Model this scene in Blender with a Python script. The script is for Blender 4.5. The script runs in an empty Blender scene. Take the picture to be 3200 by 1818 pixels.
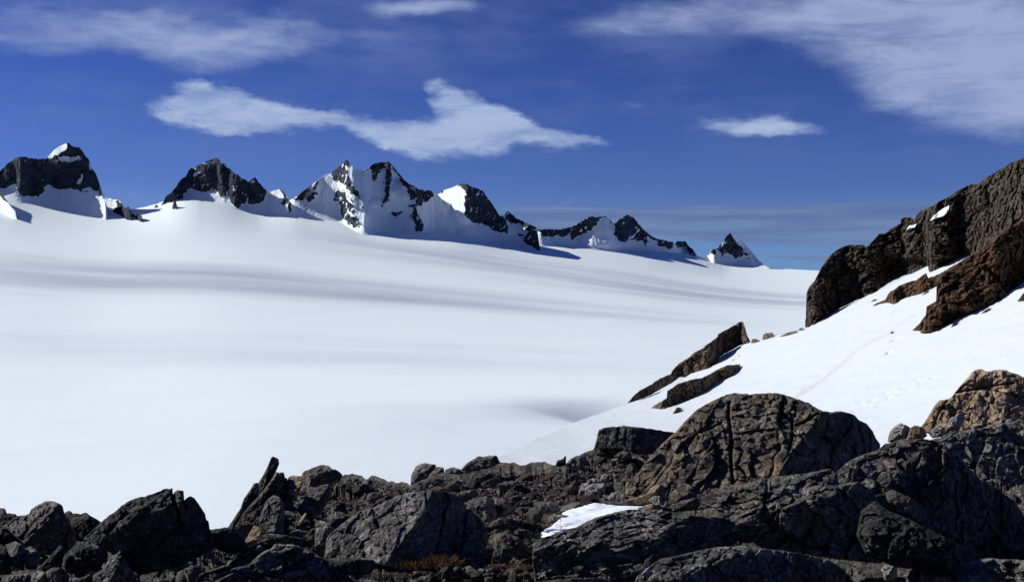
# Snow icefield seen from a rocky ridge: peaks on the far side, a snow slope with crags on the right.
import bpy, math, random
import numpy as np
from mathutils import Vector, Matrix

F = 3556.0          # focal length in photo pixels (40 mm on 36 mm, photo 3200 px wide)
HY = 840.0          # photo row of the eye level
CX = 1600.0
H = 250.0           # eye height above the flat of the icefield
SUN = Vector((-0.805, 0.21, 0.555)).normalized()
scene = bpy.context.scene
col = scene.collection
CROPS = dict(a=(0, 1400, 3.204), b=(700, 1400, 3.204), c=(1250, 1300, 2.811), d=(1650, 1150, 2.18),
             e=(2400, 1100, 2.0275), m1=(0, 400, 2.563), m2=(850, 450, 2.563), m3=(1550, 550, 2.563),
             w=(1850, 450, 1.6178), f=(0, 0, 1.0))

def C(k, pts):
    ox, oy, s = CROPS[k]
    return np.array([(ox + x / s, oy + y / s) for x, y in pts], float)

# ---------------------------------------------------------------- noise
def _h(ix, iy, iz, seed):
    h = (ix * 374761393 + iy * 668265263 + iz * 2147483647 + seed * 1274126177) & 0xffffffff
    h = ((h ^ (h >> 13)) * 1274126177) & 0xffffffff
    h = ((h ^ (h >> 15)) * 2246822519) & 0xffffffff
    return h ^ (h >> 16)

def hash01(ix, iy, iz, seed):
    return _h(ix, iy, iz, seed) / 4294967295.0

def vnoise(P, seed=0):
    """gradient noise, about -1..1; P (n,3)"""
    I = np.floor(P).astype(np.int64); f = P - I
    u = f * f * f * (f * (f * 6 - 15) + 10)
    out = 0
    for dx in (0, 1):
        for dy in (0, 1):
            for dz in (0, 1):
                h = _h(I[:, 0] + dx, I[:, 1] + dy, I[:, 2] + dz, seed)
                gx = (h & 1023) / 511.5 - 1; gy = ((h >> 10) & 1023) / 511.5 - 1; gz = ((h >> 20) & 1023) / 511.5 - 1
                d = gx * (f[:, 0] - dx) + gy * (f[:, 1] - dy) + gz * (f[:, 2] - dz)
                w = (u[:, 0] if dx else 1 - u[:, 0]) * (u[:, 1] if dy else 1 - u[:, 1]) * (u[:, 2] if dz else 1 - u[:, 2])
                out = out + w * d
    return out * 1.3

def fbm(P, oct=4, seed=0, gain=0.5, ridged=False):
    a, s, t = 1.0, 0, 0
    for o in range(oct):
        n = vnoise(P * (2.03 ** o), seed + o * 17)
        if ridged: n = 1 - 2 * np.abs(n)
        s = s + a * n; t += a; a *= gain
    return s / t

def facets(P, seed=0, tilt=1.0):
    """broken planes: each Voronoi cell gets its own tilted plane; returns (value, border distance)"""
    I = np.floor(P).astype(np.int64)
    d1 = np.full(len(P), 1e9); d2 = np.full(len(P), 1e9); val = np.zeros(len(P))
    for dx in (-1, 0, 1):
        for dy in (-1, 0, 1):
            for dz in (-1, 0, 1):
                cx, cy, cz = I[:, 0] + dx, I[:, 1] + dy, I[:, 2] + dz
                q = np.stack([P[:, 0] - cx - hash01(cx, cy, cz, seed), P[:, 1] - cy - hash01(cx, cy, cz, seed + 1),
                              P[:, 2] - cz - hash01(cx, cy, cz, seed + 2)], 1)
                d = (q * q).sum(1)
                g = q[:, 0] * (hash01(cx, cy, cz, seed + 3) - .5) + q[:, 1] * (hash01(cx, cy, cz, seed + 4) - .5) + q[:, 2] * (hash01(cx, cy, cz, seed + 5) - .5)
                v = g * 2 * tilt + (hash01(cx, cy, cz, seed + 6) - .5) * .3
                m = d < d1
                d2 = np.where(m, d1, np.minimum(d2, d)); val = np.where(m, v, val); d1 = np.where(m, d, d1)
    return val, np.sqrt(d2) - np.sqrt(d1), np.sqrt(d1)

def fb1(x, seed=0, oct=4):
    x = np.asarray(x, float)
    return fbm(np.stack([x, np.full_like(x, 3.7 + seed), np.full_like(x, 9.1)], 1), oct, seed)

def smooth(a, b, x):
    t = np.clip((x - a) / (b - a), 0, 1)
    return t * t * (3 - 2 * t)

def blur(A, k, axis):
    if k < 1: return A
    w = np.hanning(2 * k + 3)[1:-1]; w /= w.sum()
    pad = [(0, 0)] * A.ndim; pad[axis] = (k, k)
    B = np.pad(A, pad, mode='edge')
    return np.apply_along_axis(lambda r: np.convolve(r, w, 'valid'), axis, B)

def sdf(poly, X, Y):
    """signed distance in photo pixels, positive inside"""
    d = np.full(X.shape, 1e9); ins = np.zeros(X.shape, bool)
    n = len(poly)
    for i in range(n):
        ax, ay = poly[i]; bx, by = poly[(i + 1) % n]
        ex, ey = bx - ax, by - ay
        t = np.clip(((X - ax) * ex + (Y - ay) * ey) / (ex * ex + ey * ey + 1e-9), 0, 1)
        d = np.minimum(d, np.hypot(X - ax - t * ex, Y - ay - t * ey))
        if ay != by:
            c = (ay > Y) != (by > Y)
            ins ^= c & (X < (bx - ax) * (Y - ay) / (by - ay) + ax)
    return np.where(ins, d, -d)

# ---------------------------------------------------------------- meshes
def mesh_obj(name, V, Q, mat, origin=None, parent=None, attrs=None, smooth_shade=True, tris=None):
    V = np.asarray(V, float)
    if origin is None: origin = np.array([V[:, 0].mean(), V[:, 1].mean(), V[:, 2].min()])
    me = bpy.data.meshes.new(name)
    Q = np.asarray(Q, np.int64).reshape(-1, 4)
    # quads whose corners coincide become triangles
    if tris is None: tris = np.zeros((0, 3), np.int64)
    deg = (Q[:, 0] == Q[:, 3]) | (Q[:, 1] == Q[:, 2])
    good = Q[~deg]
    loops = np.concatenate([good.ravel(), np.asarray(tris, np.int64).ravel()])
    nf = len(good) + len(tris)
    starts = np.concatenate([np.arange(len(good)) * 4, len(good) * 4 + np.arange(len(tris)) * 3])
    me.vertices.add(len(V)); me.vertices.foreach_set('co', (V - origin).astype(np.float32).ravel())
    me.loops.add(len(loops)); me.loops.foreach_set('vertex_index', loops.astype(np.int32))
    me.polygons.add(nf); me.polygons.foreach_set('loop_start', starts.astype(np.int32))
    me.polygons.foreach_set('use_smooth', np.full(nf, smooth_shade))
    me.update(calc_edges=True); me.validate()
    for k, a in (attrs or {}).items():
        at = me.attributes.new(k, 'FLOAT', 'POINT'); at.data.foreach_set('value', np.asarray(a, np.float32).ravel())
    if mat: me.materials.append(mat)
    ob = bpy.data.objects.new(name, me); ob.location = Vector(origin)
    col.objects.link(ob)
    if parent: ob.parent = parent; ob.location = Vector(origin) - parent.location
    return ob

def tag(o, label, cat=None, group=None, kind=None):
    o['label'] = label
    if cat: o['category'] = cat
    if group: o['group'] = group
    if kind: o['kind'] = kind
    return o

def gridquads(nr, nc, off=0):
    r, c = np.meshgrid(np.arange(nr - 1), np.arange(nc - 1), indexing='ij')
    i = off + r * nc + c
    return np.stack([i, i + nc, i + nc + 1, i + 1], -1).reshape(-1, 4)

def rays(PX, PY):
    return np.stack([(PX - CX) / F, np.ones_like(PX), (HY - PY) / F], -1)

# ---------------------------------------------------------------- materials
class N:
    def __init__(s, nt): s.nt = nt
    def __call__(s, t, **kw):
        n = s.nt.nodes.new(t)
        ins = kw.pop('i', {})
        for k, v in kw.items(): setattr(n, k, v)
        for k, v in ins.items():
            if isinstance(v, bpy.types.NodeSocket): s.nt.links.new(v, n.inputs[k])
            else: n.inputs[k].default_value = v
        return n
    def math(s, op, a, b=0.0, c=0.0, clamp=False):
        n = s.nt.nodes.new('ShaderNodeMath'); n.operation = op; n.use_clamp = clamp
        for k, v in enumerate((a, b, c)):
            if isinstance(v, bpy.types.NodeSocket): s.nt.links.new(v, n.inputs[k])
            else: n.inputs[k].default_value = v
        return n.outputs[0]
    def ramp(s, fac, a, b):
        n = s.nt.nodes.new('ShaderNodeMapRange'); n.interpolation_type = 'SMOOTHSTEP'
        s.nt.links.new(fac, n.inputs[0]); n.inputs[1].default_value = a; n.inputs[2].default_value = b
        return n.outputs[0]
    def mix(s, f, a, b):
        n = s.nt.nodes.new('ShaderNodeMix'); n.data_type = 'RGBA'
        for k, v in ((0, f), (6, a), (7, b)):
            if isinstance(v, bpy.types.NodeSocket): s.nt.links.new(v, n.inputs[k])
            else: n.inputs[k].default_value = (*v, 1) if isinstance(v, tuple) and len(v) == 3 else v
        return n.outputs[2]
    def noise(s, vec, scale, detail=5, rough=.55, dist=0.0, out=0):
        n = s('ShaderNodeTexNoise', i={'Vector': vec, 'Scale': scale, 'Detail': detail, 'Roughness': rough, 'Distortion': dist})
        return n.outputs[out]

def new_mat(name):
    m = bpy.data.materials.new(name); m.use_nodes = True
    nt = m.node_tree; nt.nodes.clear()
    return m, N(nt), nt

def finish(n, nt, colr, rough, bump_h=None, bump_d=.1, strength=1.0, spec=.25):
    b = n('ShaderNodeBsdfPrincipled', i={'Roughness': rough, 'Specular IOR Level': spec})
    if isinstance(colr, bpy.types.NodeSocket): nt.links.new(colr, b.inputs['Base Color'])
    else: b.inputs['Base Color'].default_value = (*colr, 1)
    if bump_h is not None:
        bp = n('ShaderNodeBump', i={'Height': bump_h, 'Distance': bump_d, 'Strength': strength})
        nt.links.new(bp.outputs[0], b.inputs['Normal'])
    o = n('ShaderNodeOutputMaterial'); nt.links.new(b.outputs[0], o.inputs[0])
    return b

SNOW = (0.765, 0.815, 0.82)

def snow_mat(name, near=False, stain=False, fresh=False):
    m, n, nt = new_mat(name)
    tc = n('ShaderNodeTexCoord').outputs['Object']
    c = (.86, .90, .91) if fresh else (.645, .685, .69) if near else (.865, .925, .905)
    if near:
        h = n.math('ADD', n.math('MULTIPLY', n.noise(tc, .22, 3), 1.0), n.math('MULTIPLY', n.noise(tc, 3.0, 5), .10))
        d = .22
    else:
        mp = n('ShaderNodeMapping', i={'Vector': tc, 'Scale': (.0035, .011, .02), 'Rotation': (0, 0, .12)})
        m2 = n('ShaderNodeMapping', i={'Vector': tc, 'Scale': (.016, .05, .05), 'Rotation': (0, 0, .2)})
        h = n.math('ADD', n.noise(mp.outputs[0], 1.0, 6, .55), n.math('MULTIPLY', n.noise(m2.outputs[0], 1.0, 6, .65), .14)); d = 3.5
    if stain:
        at = n('ShaderNodeAttribute', attribute_name='stain').outputs['Fac']
        sp = n.ramp(n.noise(tc, 2.2, 4, .7), .35, .62)
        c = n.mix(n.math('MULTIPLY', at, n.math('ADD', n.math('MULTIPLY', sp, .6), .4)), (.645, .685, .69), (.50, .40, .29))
    finish(n, nt, c, .62, h, d, spec=.2)
    return m

def rock_mat(name, dark, mid, rust, light, k_rust=.35, k_light=.25, sc=1.0, spec=.12, lo=.34, hi=.56):
    """weathered rock: dark and mid grey, rusty patches, pale lichen flecks, thin pale veins"""
    m, n, nt = new_mat(name)
    tc = n('ShaderNodeTexCoord').outputs['Object']
    big = n.noise(tc, .9 * sc, 6, .62, .8)
    med = n.noise(tc, 4.0 * sc, 8, .72, .4)
    fin = n.noise(tc, 22 * sc, 6, .75)
    c = n.mix(n.ramp(n.math('ADD', n.math('MULTIPLY', med, .6), n.math('MULTIPLY', big, .4)), lo, hi), dark, mid)
    c = n.mix(n.math('MULTIPLY', n.ramp(fin, .50, .66), .65), c, tuple(min(1, x * 2.1) for x in mid))
    # broken faces: angular patches, each with its own tone
    wn = n('ShaderNodeVectorMath', operation='MULTIPLY_ADD', i={0: n.noise(tc, 3.0 * sc, 4, .6, out=1), 1: (.22 / sc, .22 / sc, .22 / sc), 2: tc}).outputs[0]
    va = n('ShaderNodeTexVoronoi', feature='F1', distance='CHEBYCHEV', i={'Vector': wn, 'Scale': 3.2 * sc})
    vb = n('ShaderNodeTexVoronoi', feature='F1', distance='CHEBYCHEV', i={'Vector': wn, 'Scale': 11 * sc})
    ta = n('ShaderNodeSeparateColor', i={0: va.outputs['Color']}).outputs[0]; tb = n('ShaderNodeSeparateColor', i={0: vb.outputs['Color']}).outputs[0]
    rnd = n('ShaderNodeObjectInfo').outputs['Random']
    tone = n.math('ADD', n.math('MULTIPLY_ADD', rnd, .40, .30), n.math('ADD', n.math('MULTIPLY', ta, .45), n.math('MULTIPLY', n.math('POWER', tb, 2.0), .9)))
    gray = n('ShaderNodeCombineColor', i={0: tone, 1: tone, 2: tone}).outputs[0]
    c = n.mix(1.0, c, gray); c.node.blend_type = 'MULTIPLY'
    ru = n.math('MULTIPLY', n.ramp(n.noise(tc, 1.3 * sc, 7, .7, 1.2), .60 - .25 * k_rust, .78 - .25 * k_rust), n.ramp(med, .36, .56))
    c = n.mix(n.math('MULTIPLY', ru, .85), c, rust)
    lm = n.math('MULTIPLY', n.ramp(n.noise(tc, 9 * sc, 8, .78, .6), .58 - .10 * k_light, .65 - .10 * k_light), n.ramp(big, .38, .58))
    c = n.mix(n.math('MULTIPLY', lm, .75), c, light)
    vor = n('ShaderNodeTexVoronoi', feature='F1', i={'Vector': tc, 'Scale': 24 * sc, 'Randomness': 1.0})
    fl = n.math('MULTIPLY', n.math('SUBTRACT', 1.0, n.ramp(vor.outputs['Distance'], .10, .34)), n.ramp(n.noise(tc, 3.0 * sc, 5, .6), .50, .60))
    c = n.mix(n.math('MULTIPLY', fl, .55 * k_light + .1), c, light)
    pit = n.ramp(n.noise(tc, 13 * sc, 5, .65), .57, .68)
    c = n.mix(n.math('MULTIPLY', pit, .7), c, tuple(x * .3 for x in dark))
    h = n.math('ADD', n.math('MULTIPLY', med, .5), n.math('SUBTRACT', n.math('MULTIPLY', fin, .4), n.math('MULTIPLY', pit, .35)))
    h = n.math('ADD', h, n.math('ADD', n.math('MULTIPLY', va.outputs['Distance'], .9), n.math('MULTIPLY', vb.outputs['Distance'], .35)))
    finish(n, nt, c, .8, h, .14 / sc, spec=spec)
    return m

def mountain_mat(name):
    """rock where the attribute says so, snow elsewhere"""
    m, n, nt = new_mat(name)
    tc = n('ShaderNodeTexCoord').outputs['Object']
    at = n('ShaderNodeAttribute', attribute_name='rock').outputs['Fac']
    med = n.noise(tc, .018, 6, .65, .4)
    rock = n.mix(n.ramp(med, .3, .7), (.014, .019, .027), (.052, .061, .078))
    snowh = n.noise(n('ShaderNodeMapping', i={'Vector': tc, 'Scale': (.03, .01, .008)}).outputs[0], 1.0, 5)
    edge = n.ramp(n.math('ADD', at, n.math('MULTIPLY', n.math('SUBTRACT', n.noise(tc, .11, 6, .75), .5), 1.0)), .42, .58)
    c = n.mix(edge, SNOW, rock)
    h = n.math('ADD', n.math('MULTIPLY', n.noise(tc, .04, 6, .7), n.math('MULTIPLY', edge, 10.0)), n.math('MULTIPLY', snowh, 3.5))
    finish(n, nt, c, .75, h, 1.0, spec=.1)
    return m
# ================================================================ icefield
_cr = np.array([(-3500, 560), (-700, 575), (0, 588), (113, 622), (234, 645), (330, 655), (410, 656), (460, 645), (507, 632), (577, 604), (700, 620),
                (780, 645), (850, 655), (900, 645), (960, 655), (1065, 670), (1143, 690), (1300, 700), (1435, 700), (1591, 735), (1690, 745),
                (1804, 750), (1901, 755), (2057, 768), (2174, 797), (2205, 803), (2240, 820), (2300, 829), (2380, 835), (2410, 838),
                (2555, 845), (2800, 854), (3300, 880), (4500, 930)], float)
_yc = np.array([(-3500, 6000), (0, 6300), (600, 6600), (1200, 7000), (1700, 7600), (2000, 8200), (2300, 8700), (2600, 8200), (4500, 7000)], float)
Y0, PW = 1200.0, 1.8

def crest(px):
    f = lambda q: np.interp(q, _cr[:, 0], _cr[:, 1])
    return sum(f(px + d) for d in (-40, -20, 0, 20, 40)) / 5

_px = np.arange(-3600, 4700, 20.0)
_k = np.hanning(47); _k /= _k.sum()
_soft = np.convolve(np.pad(crest(_px), 23, mode='edge'), _k, 'valid') + 14
def far_y(px): return sum(np.interp(px + d, _yc[:, 0], _yc[:, 1]) for d in range(-240, 241, 40)) / 13
def ice_zc(px, yc, s=None):          # above the flat; the crest only shows its dips near the top
    c = crest(px)
    if s is not None:
        w = smooth(.72, 1.0, s)
        c = c * w + np.interp(px, _px, _soft) * (1 - w)
    return (HY - c) / F * yc + H

def ice_swell(X, Y):
    P = np.stack([X / 900, Y / 330, X * 0], 1)
    s = fbm(P, 3, 5) * 5.0
    # near roll of the surface and the wind scoop under the ridge
    yr = 1960 + (X + 300) * -.06 + 60 * np.sin(X / 500)
    t = (Y - yr)
    s = s + 9.0 * smooth(-330, 40, t) * (1 - smooth(40, 1500, t)) * smooth(-900, -100, X)
    q = np.exp(-(((X - 175) / 120) ** 2)) * np.exp(-(((Y - 1985) / 48) ** 2))
    s = s - 42 * q
    # moat where the ice runs down to the ridge
    s = s - 36 * smooth(-420, 330, X) * (1 - smooth(yr - 60, yr + 60, Y))
    return s

def ice_z(px, Y, swell=True):
    """height relative to the eye"""
    yc = far_y(px)
    s = np.clip((Y - Y0) / (yc - Y0), 0, 1)
    z = ice_zc(px, yc, s) * s ** PW - H
    z = z - np.clip(Y - yc, 0, None) * .30
    if swell:
        X = (px - CX) / F * Y
        z = z + ice_swell(X.ravel(), Y.ravel()).reshape(px.shape) * (1 - smooth(.55, .9, (Y - Y0) / (yc - Y0)))
    return z

def build_icefield():
    pxs = np.concatenate([np.linspace(-3500, -400, 60)[:-1], np.arange(-400, 3600, 5.0), np.linspace(3600, 4500, 20)])
    ys = np.concatenate([np.geomspace(700, 5000, 430)[:-1], np.linspace(5000, 9000, 230)[:-1], np.linspace(9000, 14000, 14)])
    PX, YY = np.meshgrid(pxs, ys)
    Z = ice_z(PX, YY)
    V = np.stack([(PX - CX) / F * YY, YY, Z], -1).reshape(-1, 3)
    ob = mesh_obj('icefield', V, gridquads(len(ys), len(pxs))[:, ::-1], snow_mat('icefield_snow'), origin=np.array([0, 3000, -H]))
    tag(ob, 'wide smooth snow covered icefield below the mountains', 'icefield', kind='structure')

_ysamp = np.linspace(1300, 9000, 1500)
def ice_depth(px, py):
    """distance at which the ray (px,py) meets the unruffled icefield"""
    out = np.empty(len(px))
    for k, (a, b) in enumerate(zip(px, py)):
        yc = far_y(a)
        ys = _ysamp[_ysamp <= yc]
        z = ice_z(np.full(len(ys), a), ys, False)
        row = HY - F * z / ys
        j = np.nonzero(row > b)[0]
        out[k] = ys[j[-1]] if len(j) else ys[0]
    return out

M_MOUNT = mountain_mat('mountain_rock_and_snow')

def mountain(name, label, sil, base, rock, spines=(), step=1.5, nr=120, cot_rock=.36, cot_snow=1.15, seed=0, speck=.25, jag=9.0, blur_px=10, crag=14.0, holes=(), kind='structure', cat='mountain', dd=0.0, sfade=18, tail=None):
    xs = np.arange(sil[0, 0], sil[-1, 0], step); nc = len(xs)
    top = np.interp(xs, sil[:, 0], sil[:, 1]); bot = np.interp(xs, base[:, 0], base[:, 1])
    bot = np.maximum(bot, top + 3)
    v = np.linspace(0, 1, nr)[:, None]
    PX = np.repeat(xs[None], nr, 0); PY = top + (bot - top) * v
    # rock mask
    m = np.full(PX.shape, -50.0)
    wq = np.stack([PX.ravel() / 26, PY.ravel() / 26, np.full(PX.size, seed * 2.1)], 1)
    WX = PX + jag * 1.3 * fbm(wq, 5, seed + 70, .65).reshape(PX.shape); WY = PY + jag * 1.3 * fbm(wq + 40, 5, seed + 71, .65).reshape(PX.shape)
    for p in rock: m = np.maximum(m, sdf(p, WX, WY))
    for p in holes: m = np.minimum(m, -sdf(p, WX, WY))
    q = np.stack([PX.ravel() / 14, PY.ravel() / 14, np.full(PX.size, seed * 3.3)], 1)
    nz = fbm(q, 4, seed, .6).reshape(PX.shape)
    st = fbm(np.stack([PX.ravel() / 9 + PY.ravel() / 22, PY.ravel() / 15, np.full(PX.size, 7.0 + seed)], 1), 4, seed + 5, .6).reshape(PX.shape)
    mask = smooth(-1.2, 1.2, m + nz * jag)
    dust = smooth(.30 - .30 * speck, .38 - .30 * speck, st) * (speck > 0)
    mask = mask * (1 - dust)
    if speck > .15:
        sp = fbm(np.stack([PX.ravel() / 5.5 + PY.ravel() / 16, PY.ravel() / 8, np.full(PX.size, 17.0 + seed)], 1), 4, seed + 6, .65).reshape(PX.shape)
        mask = np.maximum(mask, smooth(.20, .28, sp) * smooth(-14, -2, m))
        mask = mask * (1 - smooth(.26, .34, -sp) * smooth(-20, -2, -m))
    mb = blur(blur(smooth(-6, 6, m), max(1, int(blur_px / step)), 1), 3, 0)
    Db = blur(ice_depth(xs, bot), int(12 / step), 0) + dd
    # climb from the base
    cs = cot_snow + 2.0 * np.exp(-(bot - PY) / 14.0)
    cot = cs * (1 - mb) + cot_rock * mb
    D = np.zeros(PX.shape); D[-1] = Db
    for r in range(nr - 2, -1, -1):
        D[r] = D[r + 1] + (PY[r + 1] - PY[r]) * D[r + 1] / F * cot[r]
    D = blur(D, int(blur_px / step), 1)
    fade = smooth(0, 18, bot - PY)
    for line, amp, wl, wr in spines:
        lx = np.interp(PY, line[:, 1], line[:, 0])
        t = PX - lx
        ext = smooth(line[0, 1] - 25, line[0, 1] + 2, PY) * (1 - smooth(line[-1, 1] - 16, line[-1, 1] + 34, PY))
        D -= amp * ext * np.where(t < 0, np.clip(1 + t / wl, 0, 1), np.clip(1 - t / wr, 0, 1)) * smooth(0, sfade, bot - PY)
    if tail: D += np.clip(PX - tail[0], 0, None) * tail[1] * smooth(0, 25, bot - PY)
    P = rays(PX, PY).reshape(-1, 3) * D.reshape(-1, 1)
    cr = fbm(P / np.array([46., 80., 110.]), 6, seed + 20, .62, ridged=True).reshape(D.shape)
    fa, bd, _ = facets(P / 55.0, seed + 31, 1.3)
    D = D - mask * fade * (cr * crag + fa.reshape(D.shape) * crag * .8 + 5.0)
    D = D - (1 - mask) * fade * (5.0 * fbm(P / np.array([80., 120., 160.]), 4, seed + 50) + 7.0 * fbm(P / np.array([24., 60., 120.]), 4, seed + 51, .6, ridged=True)).reshape(D.shape)
    # ragged skyline on rock
    tm = mask[2] * 1.0
    dy = (fb1(xs / 6.0, seed + 3, 5) * 5.0) * tm
    PY = PY + dy[None] * (1 - v) ** 6
    V = rays(PX, PY) * D[..., None]
    rows = [V]; at = [mask]
    # behind: falls away from the ridge
    back = []
    for k, (dy_, dz_) in enumerate(((500, 430), (160, 170), (40, 38))):
        B = V[0].copy(); B[:, 1] += dy_; B[:, 2] -= dz_; back.append(B)
    low = V[-1].copy(); low[:, 2] -= 60; low[:, 1] += 30
    A = np.concatenate([np.stack(back), V, low[None]], 0)
    M = np.concatenate([np.repeat(mask[:1], 3, 0), mask, mask[-1:] * 0], 0)
    ob = mesh_obj(name, A.reshape(-1, 3), gridquads(A.shape[0], nc), M_MOUNT, attrs={'rock': M})
    return tag(ob, label, cat, 'peaks along the far side of the icefield', kind)

def build_mountains():
    # -- dark broad peak, far left
    sil = C('m1', [(-900, 520), (-500, 470), (-250, 420), (-60, 385), (0, 345), (50, 295), (130, 235), (190, 232), (240, 243), (290, 248), (365, 250), (390, 225), (430, 180), (480, 145), (530, 125), (550, 122), (590, 150), (630, 155), (655, 175), (690, 235), (710, 245), (720, 290), (745, 330), (770, 370), (800, 470), (825, 545), (838, 575), (848, 640), (858, 738)])
    base = C('m1', [(-900, 560), (0, 540), (150, 600), (290, 612), (450, 640), (600, 680), (800, 722), (858, 742)])
    rock = [C('m1', [(-900, 400), (-60, 300), (0, 300), (130, 200), (365, 250), (405, 243), (470, 205), (530, 175), (536, 100), (660, 130), (740, 300), (800, 440), (850, 592), (835, 582), (790, 500), (730, 490), (715, 515), (650, 505), (560, 485), (480, 495), (440, 480), (400, 450), (355, 470), (355, 512), (310, 545), (180, 540), (130, 500), (135, 447), (80, 455), (60, 470), (0, 478), (-900, 500)])]
    holes = [C('m1', [(465, 235), (520, 228), (560, 240), (640, 230), (640, 248), (560, 272), (490, 272)]), C('m1', [(620, 440), (655, 388), (665, 415), (640, 445)]),
             C('m1', [(650, 495), (700, 475), (725, 480), (700, 500), (660, 510)]), C('m1', [(710, 290), (745, 320), (740, 336), (716, 330)])]
    mountain('mountain', 'broad dark peak with a white snow cap, leftmost on the skyline', sil, base, rock, seed=11, holes=holes, speck=.05, crag=10, cot_rock=.33,
             spines=[(C('m1', [(540, 118), (542, 150), (500, 215), (450, 300)]), 75, 75, 30)])
    # -- small rocks in the gap right of it
    for lab, s, b in (('snow dusted blocky outcrop below the right foot of the dark left peak',
                       [(905, 668), (915, 640), (940, 635), (985, 623), (1000, 640), (1035, 628), (1050, 690), (1058, 738)], [(905, 672), (960, 695), (1010, 735), (1058, 742)]),
                      ('small dark rock knob at the end of the spur between two peaks',
                       [(1052, 700), (1058, 685), (1075, 685), (1090, 692), (1110, 675), (1130, 690), (1142, 754)], [(1052, 704), (1080, 716), (1110, 745), (1142, 758)])):
        s = C('m1', s); b = C('m1', b)
        mountain('rock_outcrop', lab, s, b, [np.concatenate([s + (0, -6), b[::-1] + (0, 6)])], seed=17, nr=60, speck=0, crag=6, blur_px=4, cat='rock outcrop', step=1.0)
    s = C('m1', [(838, 570), (850, 560), (885, 565), (905, 575), (945, 573), (965, 590), (985, 620), (1000, 650)])
    b = C('m1', [(838, 650), (1000, 690)])
    mountain('mountain', 'little snowy hilltop peeping out between the left dark peaks', s, b, [C('m1', [(870, 555), (890, 560), (885, 570)]), C('m1', [(930, 590), (945, 570), (990, 620), (1000, 660), (940, 640)])], seed=19, nr=60, step=1.0, speck=.2, dd=250)
    # spur throwing the long shadow at the far left
    s = C('m1', [(-60, 470), (-20, 480), (0, 500), (30, 545), (60, 590), (95, 640), (122, 660)])
    b = C('m1', [(-60, 540), (0, 560), (60, 630), (122, 668)])
    mountain('rock_spur', 'thin dark rock rib running down the snow at the left picture edge', s, b, [np.concatenate([s + (0, -5), b[::-1] + (0, -8)])], seed=23, nr=40, step=1.0, speck=0, crag=4, cot_rock=.3, blur_px=3, cat='rock spur', dd=-220)
    # -- second peak
    sil = C('m1', [(1285, 612), (1300, 603), (1310, 590), (1330, 545), (1370, 520), (1410, 470), (1450, 410), (1490, 385), (1510, 340), (1530, 318), (1560, 328), (1580, 300), (1625, 290), (1640, 270), (1670, 265), (1710, 245), (1740, 238), (1760, 260), (1768, 290), (1785, 280), (1800, 275), (1815, 310), (1850, 335), (1880, 365), (1910, 375), (1930, 400), (1970, 415), (1990, 435), (2010, 415), (2040, 395), (2060, 415), (2085, 450), (2110, 475), (2135, 503), (2160, 512), (2200, 500), (2240, 488), (2270, 510), (2295, 545), (2320, 590), (2400, 660), (2440, 700)])
    base = C('m1', [(1285, 618), (1380, 596), (1440, 575), (1480, 550), (1520, 552), (1600, 560), (1720, 588), (1800, 618), (1900, 655), (2060, 690), (2130, 700), (2220, 712), (2320, 718), (2440, 718)])
    rock = [C('m1', [(1290, 612), (1310, 560), (1500, 300), (1740, 200), (1830, 260), (2040, 360), (2140, 500), (2130, 545), (2090, 605), (2050, 600), (1990, 602), (1978, 552), (1960, 605), (1900, 640), (1850, 592), (1820, 492), (1810, 545), (1760, 540), (1740, 495), (1640, 515), (1530, 490), (1490, 510), (1460, 560), (1380, 590)]),
            C('m1', [(2236, 480), (2280, 525), (2292, 560), (2312, 582), (2305, 605), (2252, 612), (2267, 570), (2280, 550)]), C('m1', [(2298, 650), (2315, 610), (2332, 650), (2320, 682)])]
    holes = [C('m1', [(1620, 292), (1640, 272), (1700, 268), (1708, 284), (1660, 294)]), C('m1', [(1540, 372), (1590, 352), (1592, 362), (1548, 398)]), C('m1', [(1785, 280), (1800, 270), (1808, 305)]),
             C('m1', [(1992, 432), (2020, 405), (2030, 420), (2010, 445)]), C('m1', [(1850, 450), (1860, 460), (1872, 500), (1858, 498)])]
    mountain('mountain', 'jagged dark peak standing behind a rounded snow dome, second from left', sil, base, rock, seed=29, holes=holes, speck=.32, crag=14,
             spines=[(C('m1', [(1740, 240), (1755, 330), (1790, 450), (1810, 540)]), 35, 80, 40), (C('m1', [(2040, 395), (2045, 500), (2050, 600)]), 30, 40, 40), (C('m1', [(2242, 488), (2285, 560), (2310, 650)]), 22, 60, 30)])
    for lab, poly in (('upright dark rock tooth on the snow dome below the second peak', [(1380, 635), (1388, 600), (1398, 580), (1408, 585), (1412, 650)]),
                      ('tiny dark rock on the snow ridge left of the second peak', [(1232, 632), (1240, 620), (1252, 612), (1264, 618), (1262, 630)])):
        s = C('m1', poly); b = s[[0, -1]] + (0, 1.5)
        mountain('rock_outcrop', lab, s, b, [np.concatenate([s + (0, -5), b[::-1] + (0, 5)])], seed=31, nr=30, step=.7, speck=0, crag=3, cot_rock=.25, blur_px=2, cat='rock outcrop', dd=-15)
    # -- central snowy massif
    sil = C('m2', [(120, 468), (140, 452), (180, 430), (240, 380), (300, 340), (365, 290), (400, 270), (430, 245), (470, 240), (520, 195), (570, 150), (598, 122), (622, 155), (665, 200), (700, 210), (740, 205), (780, 195), (800, 165), (840, 155), (850, 148), (870, 150), (930, 140), (960, 165), (990, 205), (1030, 250), (1060, 290), (1100, 320), (1140, 335), (1180, 365), (1240, 370), (1280, 375), (1295, 395), (1330, 408), (1360, 440), (1420, 480), (1560, 560)])
    base = C('m2', [(120, 520), (150, 560), (280, 580), (400, 600), (550, 625), (650, 690), (750, 735), (900, 700), (1050, 705), (1150, 722), (1300, 725), (1440, 745), (1560, 740)])
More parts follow.
